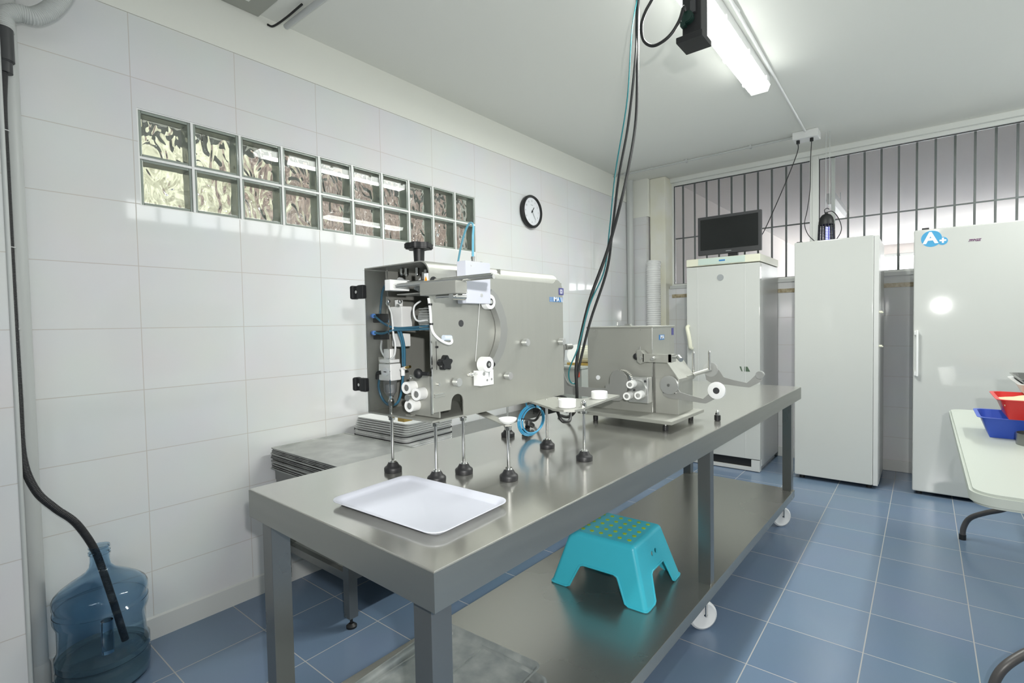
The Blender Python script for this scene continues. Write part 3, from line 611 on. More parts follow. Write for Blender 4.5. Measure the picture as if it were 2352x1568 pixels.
# step stool on the lower shelf
t = thing('step_stool', 'turquoise plastic step stool with lime green dots on the lower shelf', 'stool', (1.488, 1.195, 0.2185), math.radians(2), local=True)
bm = bmesh.new()
TX, TY, BXX, BYY, HH = 0.138, 0.135, 0.205, 0.180, 0.212
top = [(-TX, -TY), (TX, -TY), (TX, TY), (-TX, TY)]; bot = [(-BXX, -BYY), (BXX, -BYY), (BXX, BYY), (-BXX, BYY)]
Tv = [bm.verts.new((x, y, HH)) for x, y in top]; Bv = [bm.verts.new((x, y, 0)) for x, y in bot]
bm.faces.new(Tv)
for i in range(4):
    j = (i + 1) % 4; T0, T1, B0, B1 = (Vector((*top[i], HH)), Vector((*top[j], HH)), Vector((*bot[i], 0)), Vector((*bot[j], 0)))
    def pt(s, h):   # s along the side 0..1 at height h
        a = B0.lerp(T0, h / HH); c = B1.lerp(T1, h / HH); return a.lerp(c, s)
    lw = 0.084; wid = (B1 - B0).length; n0 = lw / wid; n1 = (lw + 0.008) / ((pt(1, 0.095) - pt(0, 0.095)).length)
    path = [pt(n0 - 0.03, 0.0), pt(n0, 0.008), pt(n1 - 0.005, 0.078), pt(n1 + 0.01, 0.092), pt(n1 + 0.05, 0.098)]
    path += [pt(1 - n1 - 0.05, 0.098), pt(1 - n1 - 0.01, 0.092), pt(1 - n1 + 0.005, 0.078), pt(1 - n0, 0.008), pt(1 - n0 + 0.03, 0.0)]
    vs = [bm.verts.new(p) for p in path]
    bm.faces.new([Tv[j], Tv[i], Bv[i]] + vs + [Bv[j]])
cor = [e for e in bm.edges if (e.verts[0] in Tv and e.verts[1] in Tv) or (e.verts[0] in Tv and e.verts[1] in Bv) or (e.verts[1] in Tv and e.verts[0] in Bv)]
bmesh.ops.bevel(bm, geom=cor, offset=0.017, segments=5, affect='EDGES', profile=0.5)
bmesh.ops.recalc_face_normals(bm, faces=bm.faces)
bb = B(); bb.bm.free(); bb.bm = bm
so = part('stool_shell', bb, TURQ, t, ang=50)
md = so.modifiers.new('thick', 'SOLIDIFY'); md.thickness = 0.004; md.offset = -1
# bake holes for the two finger holes on the side facing right
cut = B()
for yy in (-0.012, 0.022): cut.cyl((0.10, yy, 0.146), (0.25, yy, 0.146), 0.0095, seg=20)
cme = bpy.data.meshes.new('c'); cut.bm.to_mesh(cme); cut.bm.free(); co = bpy.data.objects.new('c', cme); COL.objects.link(co)
co.parent = t
bo = so.modifiers.new('h', 'BOOLEAN'); bo.object = co; bo.operation = 'DIFFERENCE'; bo.solver = 'EXACT'
bpy.context.view_layer.update()
nm = bpy.data.meshes.new_from_object(so.evaluated_get(bpy.context.evaluated_depsgraph_get()))
so.modifiers.clear(); so.data = nm; bpy.data.objects.remove(co)
wn = so.modifiers.new('normals', 'WEIGHTED_NORMAL'); wn.keep_sharp = True; wn.weight = 100
# rolled rim along the open edges
b = B()
for i in range(4):
    j = (i + 1) % 4; T0, T1, B0, B1 = (Vector((*top[i], HH)), Vector((*top[j], HH)), Vector((*bot[i], 0)), Vector((*bot[j], 0)))
    lw = 0.084; wid = (B1 - B0).length; n0 = lw / wid; n1 = (lw + 0.008) / ((pt(1, 0.095) - pt(0, 0.095)).length)
    cs = 0.022 / wid
    b.tube([pt(cs, 0.004), pt(n0 - 0.03, 0.004), pt(n0, 0.010), pt(n1 - 0.005, 0.078), pt(n1 + 0.01, 0.092), pt(n1 + 0.05, 0.098), pt(1 - n1 - 0.05, 0.098), pt(1 - n1 - 0.01, 0.092), pt(1 - n1 + 0.005, 0.078), pt(1 - n0, 0.010), pt(1 - n0 + 0.03, 0.004), pt(1 - cs, 0.004)], 0.0042, seg=8, smooth=False)
for sx in (-1, 1):
    for sy in (-1, 1):
        c = Vector((sx * BXX, sy * BYY, 0.004)); b.tube([c + Vector((-sx * 0.026, -sy * 0.001, 0)), c + Vector((-sx * 0.012, -sy * 0.002, 0)), c + Vector((-sx * 0.004, -sy * 0.008, 0)), c + Vector((-sx * 0.001, -sy * 0.026, 0))], 0.0042, seg=8)
part('rim', b, TURQ, t)
b = B()
for i in range(6):
    for j in range(5):
        b.cyl((-0.100 + 0.040 * i, -0.092 + 0.046 * j, HH - 0.001), (-0.100 + 0.040 * i, -0.092 + 0.046 * j, HH + 0.0022), 0.0082, seg=16)
part('grip_dots', b, LIME, t, 'lime green grip dots')

# ================================================================ SIDE TABLE with sheet stack and white trays
t = thing('side_table', 'low stainless steel side table standing between the wall and the worktable', 'table', (0.31, 1.1, 0))
x0, x1, y0, y1 = 0.014, 0.610, 0.515, 3.10
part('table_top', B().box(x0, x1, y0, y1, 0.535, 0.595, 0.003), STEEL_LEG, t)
for x in (x0, x1 - 0.042):
    for y in (y0 + 0.004, y1 - 0.046):
        l_ = part('leg', B().box(x, x + 0.042, y, y + 0.042, 0.045, 0.536, 0.002), STEEL_LEG, t)
        part('foot', B().cyl((x + 0.021, y + 0.021, 0.015), (x + 0.021, y + 0.021, 0.046), 0.006).lathe([(0, 0), (0.022, 0), (0.022, 0.008), (0.010, 0.018), (0, 0.018)], (x + 0.021, y + 0.021, 0)), BLACK, l_)
part('rail', B().box(x0 + 0.042, x1 - 0.042, y0 + 0.008, y0 + 0.036, 0.20, 0.235, 0.002).box(x0 + 0.042, x1 - 0.042, y1 - 0.036, y1 - 0.008, 0.20, 0.235, 0.002)
     .box(x0 + 0.008, x0 + 0.036, y0 + 0.04, y1 - 0.04, 0.20, 0.235, 0.002).box(x1 - 0.036, x1 - 0.008, y0 + 0.04, y1 - 0.04, 0.20, 0.235, 0.002), STEEL_LEG, t)
part('lower_shelf', B().box(x0 + 0.036, x1 - 0.036, y0 + 0.036, y1 - 0.036, 0.215, 0.222), STEEL_TOP, t)
# stacked baking sheets (0.6 x 0.4)
NS = 16
sm = B().box(-0.303, 0.303, -0.20, 0.20, 0, 0.0022).box(-0.303, 0.303, 0.194, 0.20, 0, 0.006).box(-0.303, -0.297, -0.20, 0.20, 0, 0.006).box(-0.303, 0.303, -0.20, -0.197, 0, 0.004)
sheet0 = part('baking_sheet', sm, ALU)
for k in range(NS):
    o = sheet0 if k == 0 else sheet0.copy()
    if k: COL.objects.link(o)
    o.location = (0.338 + random.uniform(-0.006, 0.006), 0.692 + random.uniform(-0.005, 0.005), 0.5955 + 0.0064 * k)
    o.rotation_euler = (0, 0, math.radians(random.uniform(-0.9, 0.9)))
    tag(o, 'flat metal baking sheet inside the stack, neither topmost nor bottom one', 'baking sheet', 'stacked metal baking sheets on the side table')
    if k == 0: o['label'] = 'bottom metal baking sheet, lying directly on the side table'
o.location = (0.338, 0.692, 0.5955 + 0.0064 * (NS - 1)); o.rotation_euler = (0, 0, 0)
o['label'] = 'topmost metal baking sheet of the stack on the side table'
# white tray stack behind
tray0 = part('stacked_tray', tray_bm(B(), 0.43, 0.34, 0.0095, 0.03, 0.004, lip=0.0015), WPL, ang=60)
NT = 19; zt = 0.596
for k in range(NT):
    o = tray0 if k == 0 else copy_tree(tray0)
    sh = 0.0 if k < 14 else 0.012 * (k - 13)
    o.location = (0.285 - (0.0 if k < 14 else 0.004 * (k - 13)), 1.085 + sh * 0.6, zt); o.rotation_euler = (0, 0, math.radians(random.uniform(-0.7, 0.7) + 1.5))
    zt += 0.0097
    tag(o, 'white plastic tray inside the white stack, neither topmost nor bottom one', 'tray', 'stacked white plastic trays')
    if k == 0: o['label'] = 'bottom white plastic tray of the stack, lying directly on the side table'
o['label'] = 'topmost white plastic tray of the stack behind the baking sheets'

for zk, lb in ((10, 'lower'), (13, 'upper')):
    bt_ = part('black_liner', B().prism(round_rect(-0.2165, 0.2165, -0.1715, 0.1715, 0.032), 'xy', 0.0, 0.003), BLACK); bt_.location = (0.285, 1.085, 0.596 + 0.0097 * zk - 0.0022); bt_.rotation_euler = (0, 0, math.radians(1.5))
    tag(bt_, 'thin black liner between white trays, the ' + lb + ' of the two dark lines', 'liner', 'black liners in the white tray stack')

# ================================================================ MACHINE 1 (labelling machine on threaded feet)
MX0, MX1, MY0, MY1, MZ0, MZ1 = 1.190, 1.468, 0.232, 0.857, 1.016, 1.437
t = thing('labelling_machine', 'large boxy stainless steel machine on tall threaded feet with open piped end', 'machine', (1.33, 0.55, 0.8505))
R_ = 0.034
# shell: top sheet with rounded long edge turning down into the face plate
prof = [(MX0, MZ1), (MX1 - R_, MZ1)] + [(MX1 - R_ + R_ * math.sin(a), MZ1 - R_ + R_ * math.cos(a)) for a in [k * PI / 16 for k in range(1, 9)]]
back = [(x - 0.003 if i > 1 else x, z - 0.003) for i, (x, z) in enumerate(prof)][::-1]
hood = prof + back
hd = part('hood', B().prism(hood, 'xz', MY0, MY1 - 0.03), STEEL_PL, t)
# face plate in the YZ plane: rounded top right corner, slot at lower left
fp = [(MY0, MZ0 + 0.022), (0.298, MZ0 + 0.022)]
fp += [(0.302, 1.060)] + [(0.3245 + 0.0225 * math.cos(a), 1.058 + 0.020 * math.sin(a)) for a in [PI - k * PI / 8 for k in range(1, 8)]] + [(0.347, 1.058), (0.347, MZ0)]
fp += [(MY1, MZ0), (MY1, MZ1 - 0.06)] + [(MY1 - 0.04 + 0.04 * math.cos(a), MZ1 - 0.06 + 0.04 * math.sin(a)) for a in [k * PI / 16 for k in range(1, 9)]] + [(MY1 - 0.06, MZ1 - 0.034), (MY0, MZ1 - 0.034)]
face = part('face_plate', B().prism(fp, 'yz', MX1 - 0.003, MX1), STEEL_PL, t)
part('bottom_plate', B().box(MX0, MX1 - 0.001, MY0, MY1, MZ0 - 0.004, MZ0 + 0.001), STEEL_PL, t)
part('rear_panel', B().box(MX0, MX0 + 0.003, MY0, MY1, MZ0, MZ1 - 0.001).box(MX0, MX1 - 0.004, MY1 - 0.004, MY1 - 0.001, MZ0, MZ1 - 0.03), STEEL_PL, t)
part('inner_panel', B().box(MX0 + 0.003, MX1 - 0.003, 0.52, 0.523, MZ0, MZ1 - 0.004).box(1.285, 1.289, 0.515, 0.521, MZ0, 1.25), STEEL_PL, t)
part('edge_strip', B().box(MX1 - 0.002, MX1 + 0.002, MY0 - 0.001, MY0 + 0.003, MZ0 + 0.02, 1.26), CHROME, t)
part('clear_cover', B().box(MX0 - 0.004, 1.30, MY0 - 0.005, MY0 - 0.002, MZ0, MZ1 - 0.006), ACRYL, t, 'clear cover pane')
for z in (1.368, 1.097):
    hb = part('hinge', B().box(1.176, 1.204, MY0 - 0.020, MY0 - 0.004, z - 0.020, z + 0.020, 0.004).box(1.143, 1.158, MY0 - 0.022, MY0 + 0.004, z - 0.020, z + 0.020, 0.005).box(1.155, 1.18, MY0 - 0.014, MY0 - 0.004, z - 0.019, z + 0.019, 0.002), BLACK, t)
    part('hinge_screw', B().cyl((1.176, MY0 - 0.022, z), (1.176, MY0 - 0.012, z), 0.0045), CHROME, hb)
# feet
def foot(x, y, ztop, parent, nut=True):
    f = part('foot', B().lathe([(0, 0.0), (0.0245, 0.0), (0.025, 0.004), (0.025, 0.011), (0.023, 0.014), (0.0195, 0.0155), (0.0165, 0.020), (0.013, 0.026), (0.0115, 0.028), (0, 0.028)], (x, y, 0.8505)), RUBBER, parent)
    b = B().lathe([(0, 0.028), (0.0115, 0.028), (0.009, 0.032), (0, 0.032)], (x, y, 0.8505))
    b.cyl((x, y, 0.88), (x, y, ztop), 0.0045, seg=16)
    part('threaded_rod', b, CHROME, f)
    if nut: part('nut', B().cyl((x, y, ztop - 0.014), (x, y, ztop - 0.006), 0.010, seg=6, bev=0.001).cyl((x, y, ztop - 0.006), (x, y, ztop - 0.004), 0.011), CHROME, f)
for x, y in ((1.280, 0.246), (1.452, 0.256), (1.460, 0.352), (1.265, 0.784)): foot(x, y, MZ0 - 0.003, t)
foot(1.484, 0.725, MZ0 - 0.001, t, False); foot(1.664, 0.664, 1.006, t)
part('cap_nut', B().cyl((1.28, 0.246, MZ0 + 0.001), (1.28, 0.246, MZ0 + 0.030), 0.0045).cyl((1.28, 0.246, MZ0 + 0.025), (1.28, 0.246, MZ0 + 0.037), 0.009, seg=6).sphere((1.28, 0.246, MZ0 + 0.038), 0.008), CHROME, t)
# extension plate with two nylon pucks, and the dish foot
pl = [(1.466, 0.665), (1.585, 0.600), (1.605, 0.585), (1.645, 0.583), (1.672, 0.60), (1.680, 0.63), (1.672, 0.66), (1.640, 0.945), (1.590, 0.948), (1.575, 0.80), (1.466, 0.79)]
ex = part('extension_plate', B().prism(pl, 'xy', 1.006, 1.0125), STEEL_PL, t)
for x, y in ((1.627, 0.630), (1.622, 0.835)):
    pk = part('puck', B().lathe([(0, 0), (0.0255, 0), (0.027, 0.0015), (0.027, 0.023), (0.0255, 0.0245), (0, 0.0245)], (x, y, 1.0128), seg=40), WNYL, ex, 'white nylon puck')
    part('bolt', B().cyl((x, y, 0.996), (x, y, 1.006), 0.008, seg=20).cyl((x, y, 1.004), (x, y, 1.0062), 0.010), CHROME, pk)
part('plate_nut', B().cyl((1.664, 0.664, 1.0125), (1.664, 0.664, 1.022), 0.009, seg=6).sphere((1.664, 0.664, 1.025), 0.0085), CHROME, ex)
part('plate_nut', B().cyl((1.51, 0.76, 1.0125), (1.51, 0.76, 1.018), 0.006), CHROME, ex)
foot(1.600, 0.380, 0.998, t)
part('dish_arm', B().prism([(1.30, 0.52), (1.60, 0.368), (1.612, 0.38), (1.60, 0.395), (1.31, 0.56)], 'xy', 0.995, 0.9985), STEEL_PL, t)
part('dish_pad', B().lathe([(0, 0), (0.008, 0), (0.013, 0.003), (0.021, 0.009), (0.0245, 0.014), (0.0245, 0.017), (0.022, 0.0165), (0, 0.0125)], (1.60, 0.38, 0.9987), seg=36), WNYL, t, 'white dish pad')
# knobs and rollers on the face
def dknob(y, z, r=0.0115, ln=0.022):
    part('guide_pin', B().cyl((MX1 - 0.001, y, z), (MX1 + 0.005, y, z), 0.007).cyl((MX1 + 0.004, y, z), (MX1 + ln, y, z), r, seg=28, bev=0.0012), SPUN, t)
for y, z in ((0.313, 1.112), (0.532, 1.109), (0.622, 1.207), (0.829, 1.202)): dknob(y, z)
part('face_hole', B().cyl((MX1, 0.345, 1.271), (MX1 + 0.0008, 0.345, 1.271), 0.0095, seg=28), DARKGREY, face)
sk = B().cyl((MX1, 0.262, 1.168), (MX1 + 0.02, 0.262, 1.168), 0.010)
pts = []
for k in range(50):
    a = 2 * PI * k / 50; r = 0.0175 + 0.0032 * math.cos(5 * a); pts.append((0.262 + r * math.cos(a + 0.3), 1.168 + r * math.sin(a + 0.3)))
sk.prism(pts, 'yz', MX1 + 0.012, MX1 + 0.030, 0.0015)
part('star_knob', sk, BLACK, t, 'black star knob')
# top star knob
pts = [(1.318 + (0.038 + 0.004 * math.cos(6 * a)) * math.cos(a), 0.33 + (0.038 + 0.004 * math.cos(6 * a)) * math.sin(a)) for a in [2 * PI * k / 60 for k in range(60)]]
part('hand_wheel', B().prism(pts, 'xy', 1.488, 1.506, 0.003).cyl((1.318, 0.33, 1.442), (1.318, 0.33, 1.49), 0.0145, 0.0165, seg=28).cyl((1.318, 0.33, MZ1), (1.318, 0.33, 1.444), 0.007), BLACK, t, 'black hand wheel on top')
def roller(y, z, x0, x1, r, ri, name='roller', mat=WNYL):
    o = part(name, B().lathe([(ri, 0), (r - 0.0012, 0), (r, 0.0012), (r, x1 - x0 - 0.0012), (r - 0.0012, x1 - x0), (ri, x1 - x0), (ri, x1 - x0 - 0.004), (0, x1 - x0 - 0.004)], (x0, y, z), (1, 0, 0), 40), mat, t, 'white nylon roller')
    part('bearing', B().lathe([(ri * 0.55, 0), (ri - 0.0004, 0), (ri - 0.0004, 0.003), (ri * 0.55, 0.003)], (x1 - 0.003, y, z), (1, 0, 0), 28), DARKGREY, o)
    part('axle', B().cyl((x0 - 0.01, y, z), (x1 + 0.002, y, z), ri * 0.5), CHROME, o)
roller(0.408, 1.154, 1.484, 1.512, 0.0215, 0.0105)
roller(0.440, 1.331, 1.475, 1.496, 0.021, 0.0105)
# curved film guide
oc = [(0.452, 1.368), (0.478, 1.352), (0.500, 1.318), (0.515, 1.285), (0.521, 1.250), (0.515, 1.215), (0.500, 1.182), (0.478, 1.156), (0.452, 1.140)]
ic = [(0.437, 1.158), (0.458, 1.174), (0.474, 1.197), (0.485, 1.222), (0.489, 1.248), (0.486, 1.275), (0.474, 1.300), (0.458, 1.327), (0.440, 1.345)]
b = B(); icr = ic[::-1]; g = bmesh.new()
O0 = [g.verts.new((1.470, *p)) for p in oc]; O1 = [g.verts.new((1.490, *p)) for p in oc]; I0 = [g.verts.new((1.470, *p)) for p in icr]; I1 = [g.verts.new((1.490, *p)) for p in icr]
for k in range(len(oc) - 1):
    g.faces.new((O1[k], O1[k + 1], I1[k + 1], I1[k])); g.faces.new((O0[k], I0[k], I0[k + 1], O0[k + 1])); g.faces.new((O0[k], O0[k + 1], O1[k + 1], O1[k])); g.faces.new((I0[k], I1[k], I1[k + 1], I0[k + 1]))
g.faces.new((O0[0], O1[0], I1[0], I0[0])); g.faces.new((O0[-1], I0[-1], I1[-1], O1[-1]))
bmesh.ops.recalc_face_normals(g, faces=g.faces); b._m(g)
part('film_guide', b, ARM, t)
wbk = part('nylon_block', B().box(MX1 + 0.001, 1.503, 0.332, 0.432, 1.325, 1.440, 0.0015), WPL_BLUE, t, 'white nylon block')
part('block_screw', B().cyl((1.502, 0.392, 1.348), (1.505, 0.392, 1.348), 0.005), CHROME, wbk)
part('block_screw', B().cyl((1.488, 0.41, 1.44), (1.488, 0.41, 1.443), 0.004), CHROME, wbk)
part('block_screw', B().cyl((1.502, 0.353, 1.427), (1.5035, 0.353, 1.427), 0.0022), CHROME, wbk)
part('air_fitting', B().cyl((1.488, 0.377, 1.44), (1.488, 0.377, 1.450), 0.0045).cyl((1.488, 0.377, 1.449), (1.488, 0.377, 1.455), 0.0058), CHROME, wbk)
part('air_tube', B().tube([(1.30, 0.50, 1.437), (1.33, 0.48, 1.47), (1.37, 0.452, 1.505), (1.42, 0.42, 1.540), (1.452, 0.405, 1.556), (1.478, 0.392, 1.545), (1.487, 0.380, 1.51), (1.488, 0.377, 1.452)], 0.0032), BLUEPALE, t, 'blue air tube')
sb = part('slotted_block', B().box(1.472, 1.500, 0.386, 0.441, 1.094, 1.137, 0.0012), WNYL, t, 'small white nylon block')
for y, z, q in ((0.399, 1.128, 0.0055), (0.412, 1.109, 0.0035), (0.431, 1.110, 0.0035)): part('block_screw', B().cyl((1.499, y, z), (1.501, y, z), q), CHROME, sb)
part('block_slot', B().prism([(0.417, 1.137), (0.425, 1.137), (0.421, 1.116)], 'yz', 1.4995, 1.5008), GREYP, sb)
part('side_stud', B().cyl((1.486, 0.350, 1.129), (1.486, 0.386, 1.129), 0.0035).cyl((1.486, 0.362, 1.129), (1.486, 0.370, 1.129), 0.006), CHROME, t)
part('ball_knob', B().sphere((1.487, 0.452, 1.151), 0.0085), BLACK, t, 'small black ball knob')
part('ball_knob', B().sphere((1.438, 0.213, 1.142), 0.0135, (1, 0.8, 1)).cyl((1.438, 0.213, 1.142), (1.468, 0.222, 1.142), 0.005), BLACK, t, 'black ball knob')
part('thread', B().cyl((1.50, 0.388, 1.325), (1.498, 0.368, 1.165), 0.0006, seg=6), WPL, t)
# rods and sheet-metal block at the top of the open end
part('guide_rod', B().cyl((1.35, 0.247, 1.383), (1.672, 0.247, 1.383), 0.0054), CHROME, t)
part('guide_rod', B().cyl((1.355, 0.203, 1.374), (1.714, 0.203, 1.374), 0.0054), CHROME, t)
part('rod_port', B().cyl((MX1, 0.247, 1.381), (MX1 + 0.001, 0.247, 1.381), 0.013), BLACK, face)
bk = part('slide_housing', B().box(1.494, 1.620, 0.176, 0.215, 1.340, 1.371, 0.0025), STEEL_PL, t)
for z in (1.370, 1.343): part('housing_screw', B().cyl((1.619, 0.210, z), (1.622, 0.210, z), 0.0025), CHROME, bk)
part('roller_pin', B().cyl((1.60, 0.18, 1.334), (1.60, 0.225, 1.334), 0.008).cyl((1.54, 0.19, 1.336), (1.61, 0.19, 1.336), 0.004), CHROME, bk)
part('bearing_block', B().box(1.338, 1.362, 0.19, 0.255, 1.362, 1.391, 0.0015), WNYL, t, 'white bearing block')
part('support_bracket', B().box(1.332, 1.468, 0.235, 0.40, 1.352, 1.3545).prism([(1.30, 1.354), (1.466, 1.354), (1.466, 1.22), (1.40, 1.22)], 'xz', 0.398, 0.401), STEEL_PL, t)
wp = part('warning_sign', B().box(1.452, 1.467, MY0 - 0.003, MY0 - 0.001, 1.372, 1.402), WHITE_ST, t, 'white label with orange warning triangle')
part('triangle', B().prism([(1.452, 1.376), (1.467, 1.376), (1.4595, 1.394)], 'xz', MY0 - 0.0045, MY0 - 0.003), ORANGE, wp, 'orange warning triangle')
# inside: motor, valves, filter, tubes
part('motor', B().cyl((1.385, 0.30, 1.285), (1.464, 0.30, 1.285), 0.035).cyl((1.375, 0.30, 1.285), (1.386, 0.30, 1.285), 0.030), ALU, t)
b = B()
for k in range(9): b.box(1.39, 1.46, 0.262, 0.338, 1.254 + 0.0072 * k, 1.2565 + 0.0072 * k)
part('motor_fins', b, ALU, t)
part('cylinder_arm', B().tube([(1.305, 0.33, 1.37), (1.32, 0.34, 1.40), (1.35, 0.35, 1.418)], 0.011).cyl((1.24, 0.32, 1.402), (1.275, 0.32, 1.39), 0.012).tube([(1.36, 0.34, 1.41), (1.375, 0.34, 1.39), (1.40, 0.34, 1.375)], 0.008), CLEARTUBE, t)
for x, y, z in ((1.300, 0.28, 1.428), (1.345, 0.26, 1.420), (1.39, 0.26, 1.418), (1.425, 0.26, 1.41), (1.37, 0.30, 1.41)): part('bolt', B().cyl((x, y, z - 0.012), (x, y, z + 0.006), 0.006, seg=6).sphere((x, y, z - 0.012), 0.005), CHROME, t)
for x, y, z in ((1.30, 0.23, 1.336), (1.35, 0.23, 1.333)): part('bolt', B().sphere((x, y, z), 0.006), CHROME, t)
part('valve_body', B().box(1.215, 1.27, 0.30, 0.34, 1.26, 1.325, 0.003).box(1.22, 1.26, 0.30, 0.34, 1.205, 1.245, 0.003).box(1.225, 1.24, 0.31, 0.33, 1.325, 1.345, 0.002), WPL, t, 'off-white valve body')
for z in (1.294, 1.244): part('valve_coil', B().box(1.190, 1.222, 0.255, 0.29, z - 0.016, z + 0.010, 0.003), BLACK, t)
BFIT = pm('blue_fitting', (0.10, 0.28, 0.75), 0.3)
for z in (1.298, 1.248): part('blue_fitting', B().cyl((1.198, 0.25, z), (1.212, 0.245, z), 0.0065), BFIT, t, 'bright blue push fitting')
TUBE_MAT = pm('petrol_blue_tubing', (0.04, 0.14, 0.22), 0.2)
b = B()
b.tube([(1.30, 0.30, 1.395), (1.235, 0.29, 1.40), (1.212, 0.28, 1.375), (1.206, 0.275, 1.33), (1.212, 0.265, 1.29)], 0.0034)
b.tube([(1.212, 0.247, 1.298), (1.245, 0.255, 1.275), (1.28, 0.265, 1.262), (1.34, 0.27, 1.262), (1.44, 0.26, 1.266)], 0.0033)
b.tube([(1.212, 0.247, 1.248), (1.24, 0.255, 1.246), (1.275, 0.262, 1.255), (1.34, 0.268, 1.256), (1.44, 0.26, 1.258)], 0.0033)
b.tube([(1.285, 0.27, 1.26), (1.292, 0.28, 1.22), (1.288, 0.285, 1.19), (1.282, 0.29, 1.15)], 0.0033)
b.tube([(1.298, 0.27, 1.26), (1.302, 0.28, 1.21), (1.296, 0.285, 1.15)], 0.0033)
b.tube([(1.207, 0.262, 1.115), (1.205, 0.26, 1.085), (1.220, 0.26, 1.055), (1.250, 0.26, 1.038), (1.285, 0.262, 1.045), (1.302, 0.265, 1.075), (1.306, 0.27, 1.125)], 0.0036)
part('air_tubes', b, TUBE_MAT, t, 'petrol blue air tubes')
b = B()
b.tube([(1.24, 0.27, 1.335), (1.265, 0.265, 1.31), (1.275, 0.262, 1.28), (1.278, 0.262, 1.24), (1.285, 0.262, 1.215), (1.28, 0.262, 1.185), (1.26, 0.262, 1.172), (1.235, 0.262, 1.178), (1.215, 0.265, 1.20), (1.212, 0.27, 1.225)], 0.0028)
b.tube([(1.39, 0.27, 1.335), (1.372, 0.262, 1.32), (1.37, 0.262, 1.295), (1.385, 0.262, 1.28), (1.42, 0.265, 1.282)], 0.0026)
part('thin_cable', b, CLEARTUBE, t)
fx, fy = 1.240, 0.275
fl_ = part('filter_regulator', B().box(fx - 0.028, fx + 0.028, fy - 0.02, fy + 0.02, 1.108, 1.158, 0.004).box(fx - 0.024, fx + 0.024, fy - 0.018, fy + 0.018, 1.160, 1.170, 0.002).cyl((fx, fy, 1.168), (fx, fy, 1.20), 0.016), WPL, t, 'off-white filter regulator')
part('gauge', B().cyl((fx + 0.012, fy - 0.019, 1.135), (fx + 0.012, fy - 0.026, 1.135), 0.012, seg=28), WHITE_ST, fl_)
part('gauge_needle', B().box(fx + 0.006, fx + 0.018, fy - 0.0268, fy - 0.026, 1.134, 1.1365), BLACK, fl_)
part('bowl', B().lathe([(0, 0), (0.010, 0), (0.018, 0.012), (0.020, 0.045), (0, 0.045)], (fx, fy, 1.062)), FILTERC, fl_)
part('filter_core', B().cyl((fx, fy, 1.072), (fx, fy, 1.096), 0.011).cyl((fx, fy, 1.045), (fx, fy, 1.062), 0.006), GREYP, fl_)
part('elbow_fitting', B().tube([(fx - 0.015, fy - 0.02, 1.132), (fx - 0.028, fy - 0.022, 1.128), (fx - 0.033, fy - 0.02, 1.112)], 0.006), BLACK, fl_)
part('mount_bracket', B().box(1.205, 1.24, 0.262, 0.268, 1.158, 1.176), CHROME, t)
part('tee_fitting', B().cyl((1.306, 0.27, 1.125), (1.306, 0.27, 1.147), 0.006).cyl((1.30, 0.27, 1.143), (1.32, 0.27, 1.148), 0.005), WPL, t)
part('brass_nipple', B().cyl((1.318, 0.27, 1.148), (1.338, 0.27, 1.152), 0.004), BRASS, t, 'brass nipple')
# roller plate in the open end
rp = part('roller_plate', B().box(1.343, 1.462, 0.262, 0.266, MZ0 + 0.004, 1.130).box(1.338, 1.36, 0.25, 0.266, MZ0 + 0.001, MZ0 + 0.004), STEEL_PL, t)
for x, z, L0 in ((1.362, 1.098, 0.232), (1.402, 1.083, 0.205), (1.372, 1.049, 0.225)):
    rr = part('roller', B().lathe([(0.009, 0), (0.0155, 0), (0.0165, 0.001), (0.0165, 0.032), (0.009, 0.032)], (x, 0.262, z), (0.15, -1, 0), 32), WNYL, rp, 'white nylon roller')
    part('axle', B().cyl((x, 0.262, z), (x + 0.0044, 0.262 - 0.028, z), 0.009), ALU, rr)
part('plate_bolt', B().cyl((1.37, 0.262, 1.072), (1.376, 0.225, 1.072), 0.009).sphere((1.352, 0.26, 1.122), 0.005).sphere((1.350, 0.26, 1.03), 0.004), CHROME, rp)
part('drip_bracket', B().box(1.315, 1.342, 0.24, 0.27, MZ0 - 0.016, MZ0 - 0.004), BRASS, t)
# front cable with pale plug
part('sensor_cable', B().tube([(1.475, 0.222, 1.337), (1.481, 0.222, 1.30), (1.483, 0.222, 1.265), (1.486, 0.228, 1.245), (1.492, 0.245, 1.228), (1.494, 0.27, 1.218), (1.492, 0.285, 1.222), (1.486, 0.287, 1.235)], 0.0034), WPL, t, 'white sensor cable')
part('cable_tie', B().cyl((1.481, 0.222, 1.318), (1.481, 0.222, 1.323), 0.0052), BLACK, t)
part('cable_tie', B().cyl((1.483, 0.222, 1.268), (1.483, 0.222, 1.273), 0.0052), BLACK, t)
part('sensor_plug', B().cyl((1.484, 0.262, 1.234), (1.484, 0.288, 1.233), 0.0075, seg=16), pm('pale_blue_plug', (0.62, 0.70, 0.80), 0.3), t, 'pale blue plug')
part('slot_scale', B().box(MX1, MX1 + 0.0008, 0.250, 0.2512, 1.15, 1.225).cyl((MX1, 0.2505, 1.21), (MX1 + 0.006, 0.2505, 1.21), 0.003), BLACK, face)
part('small_stud', B().cyl((MX1, 0.252, 1.112), (MX1 + 0.008, 0.252, 1.112), 0.0038).box(MX1, MX1 + 0.004, 0.238, 0.274, 1.084, 1.0865).box(MX1, MX1 + 0.004, 0.238, 0.274, 1.0785, 1.0805), CHROME, face)
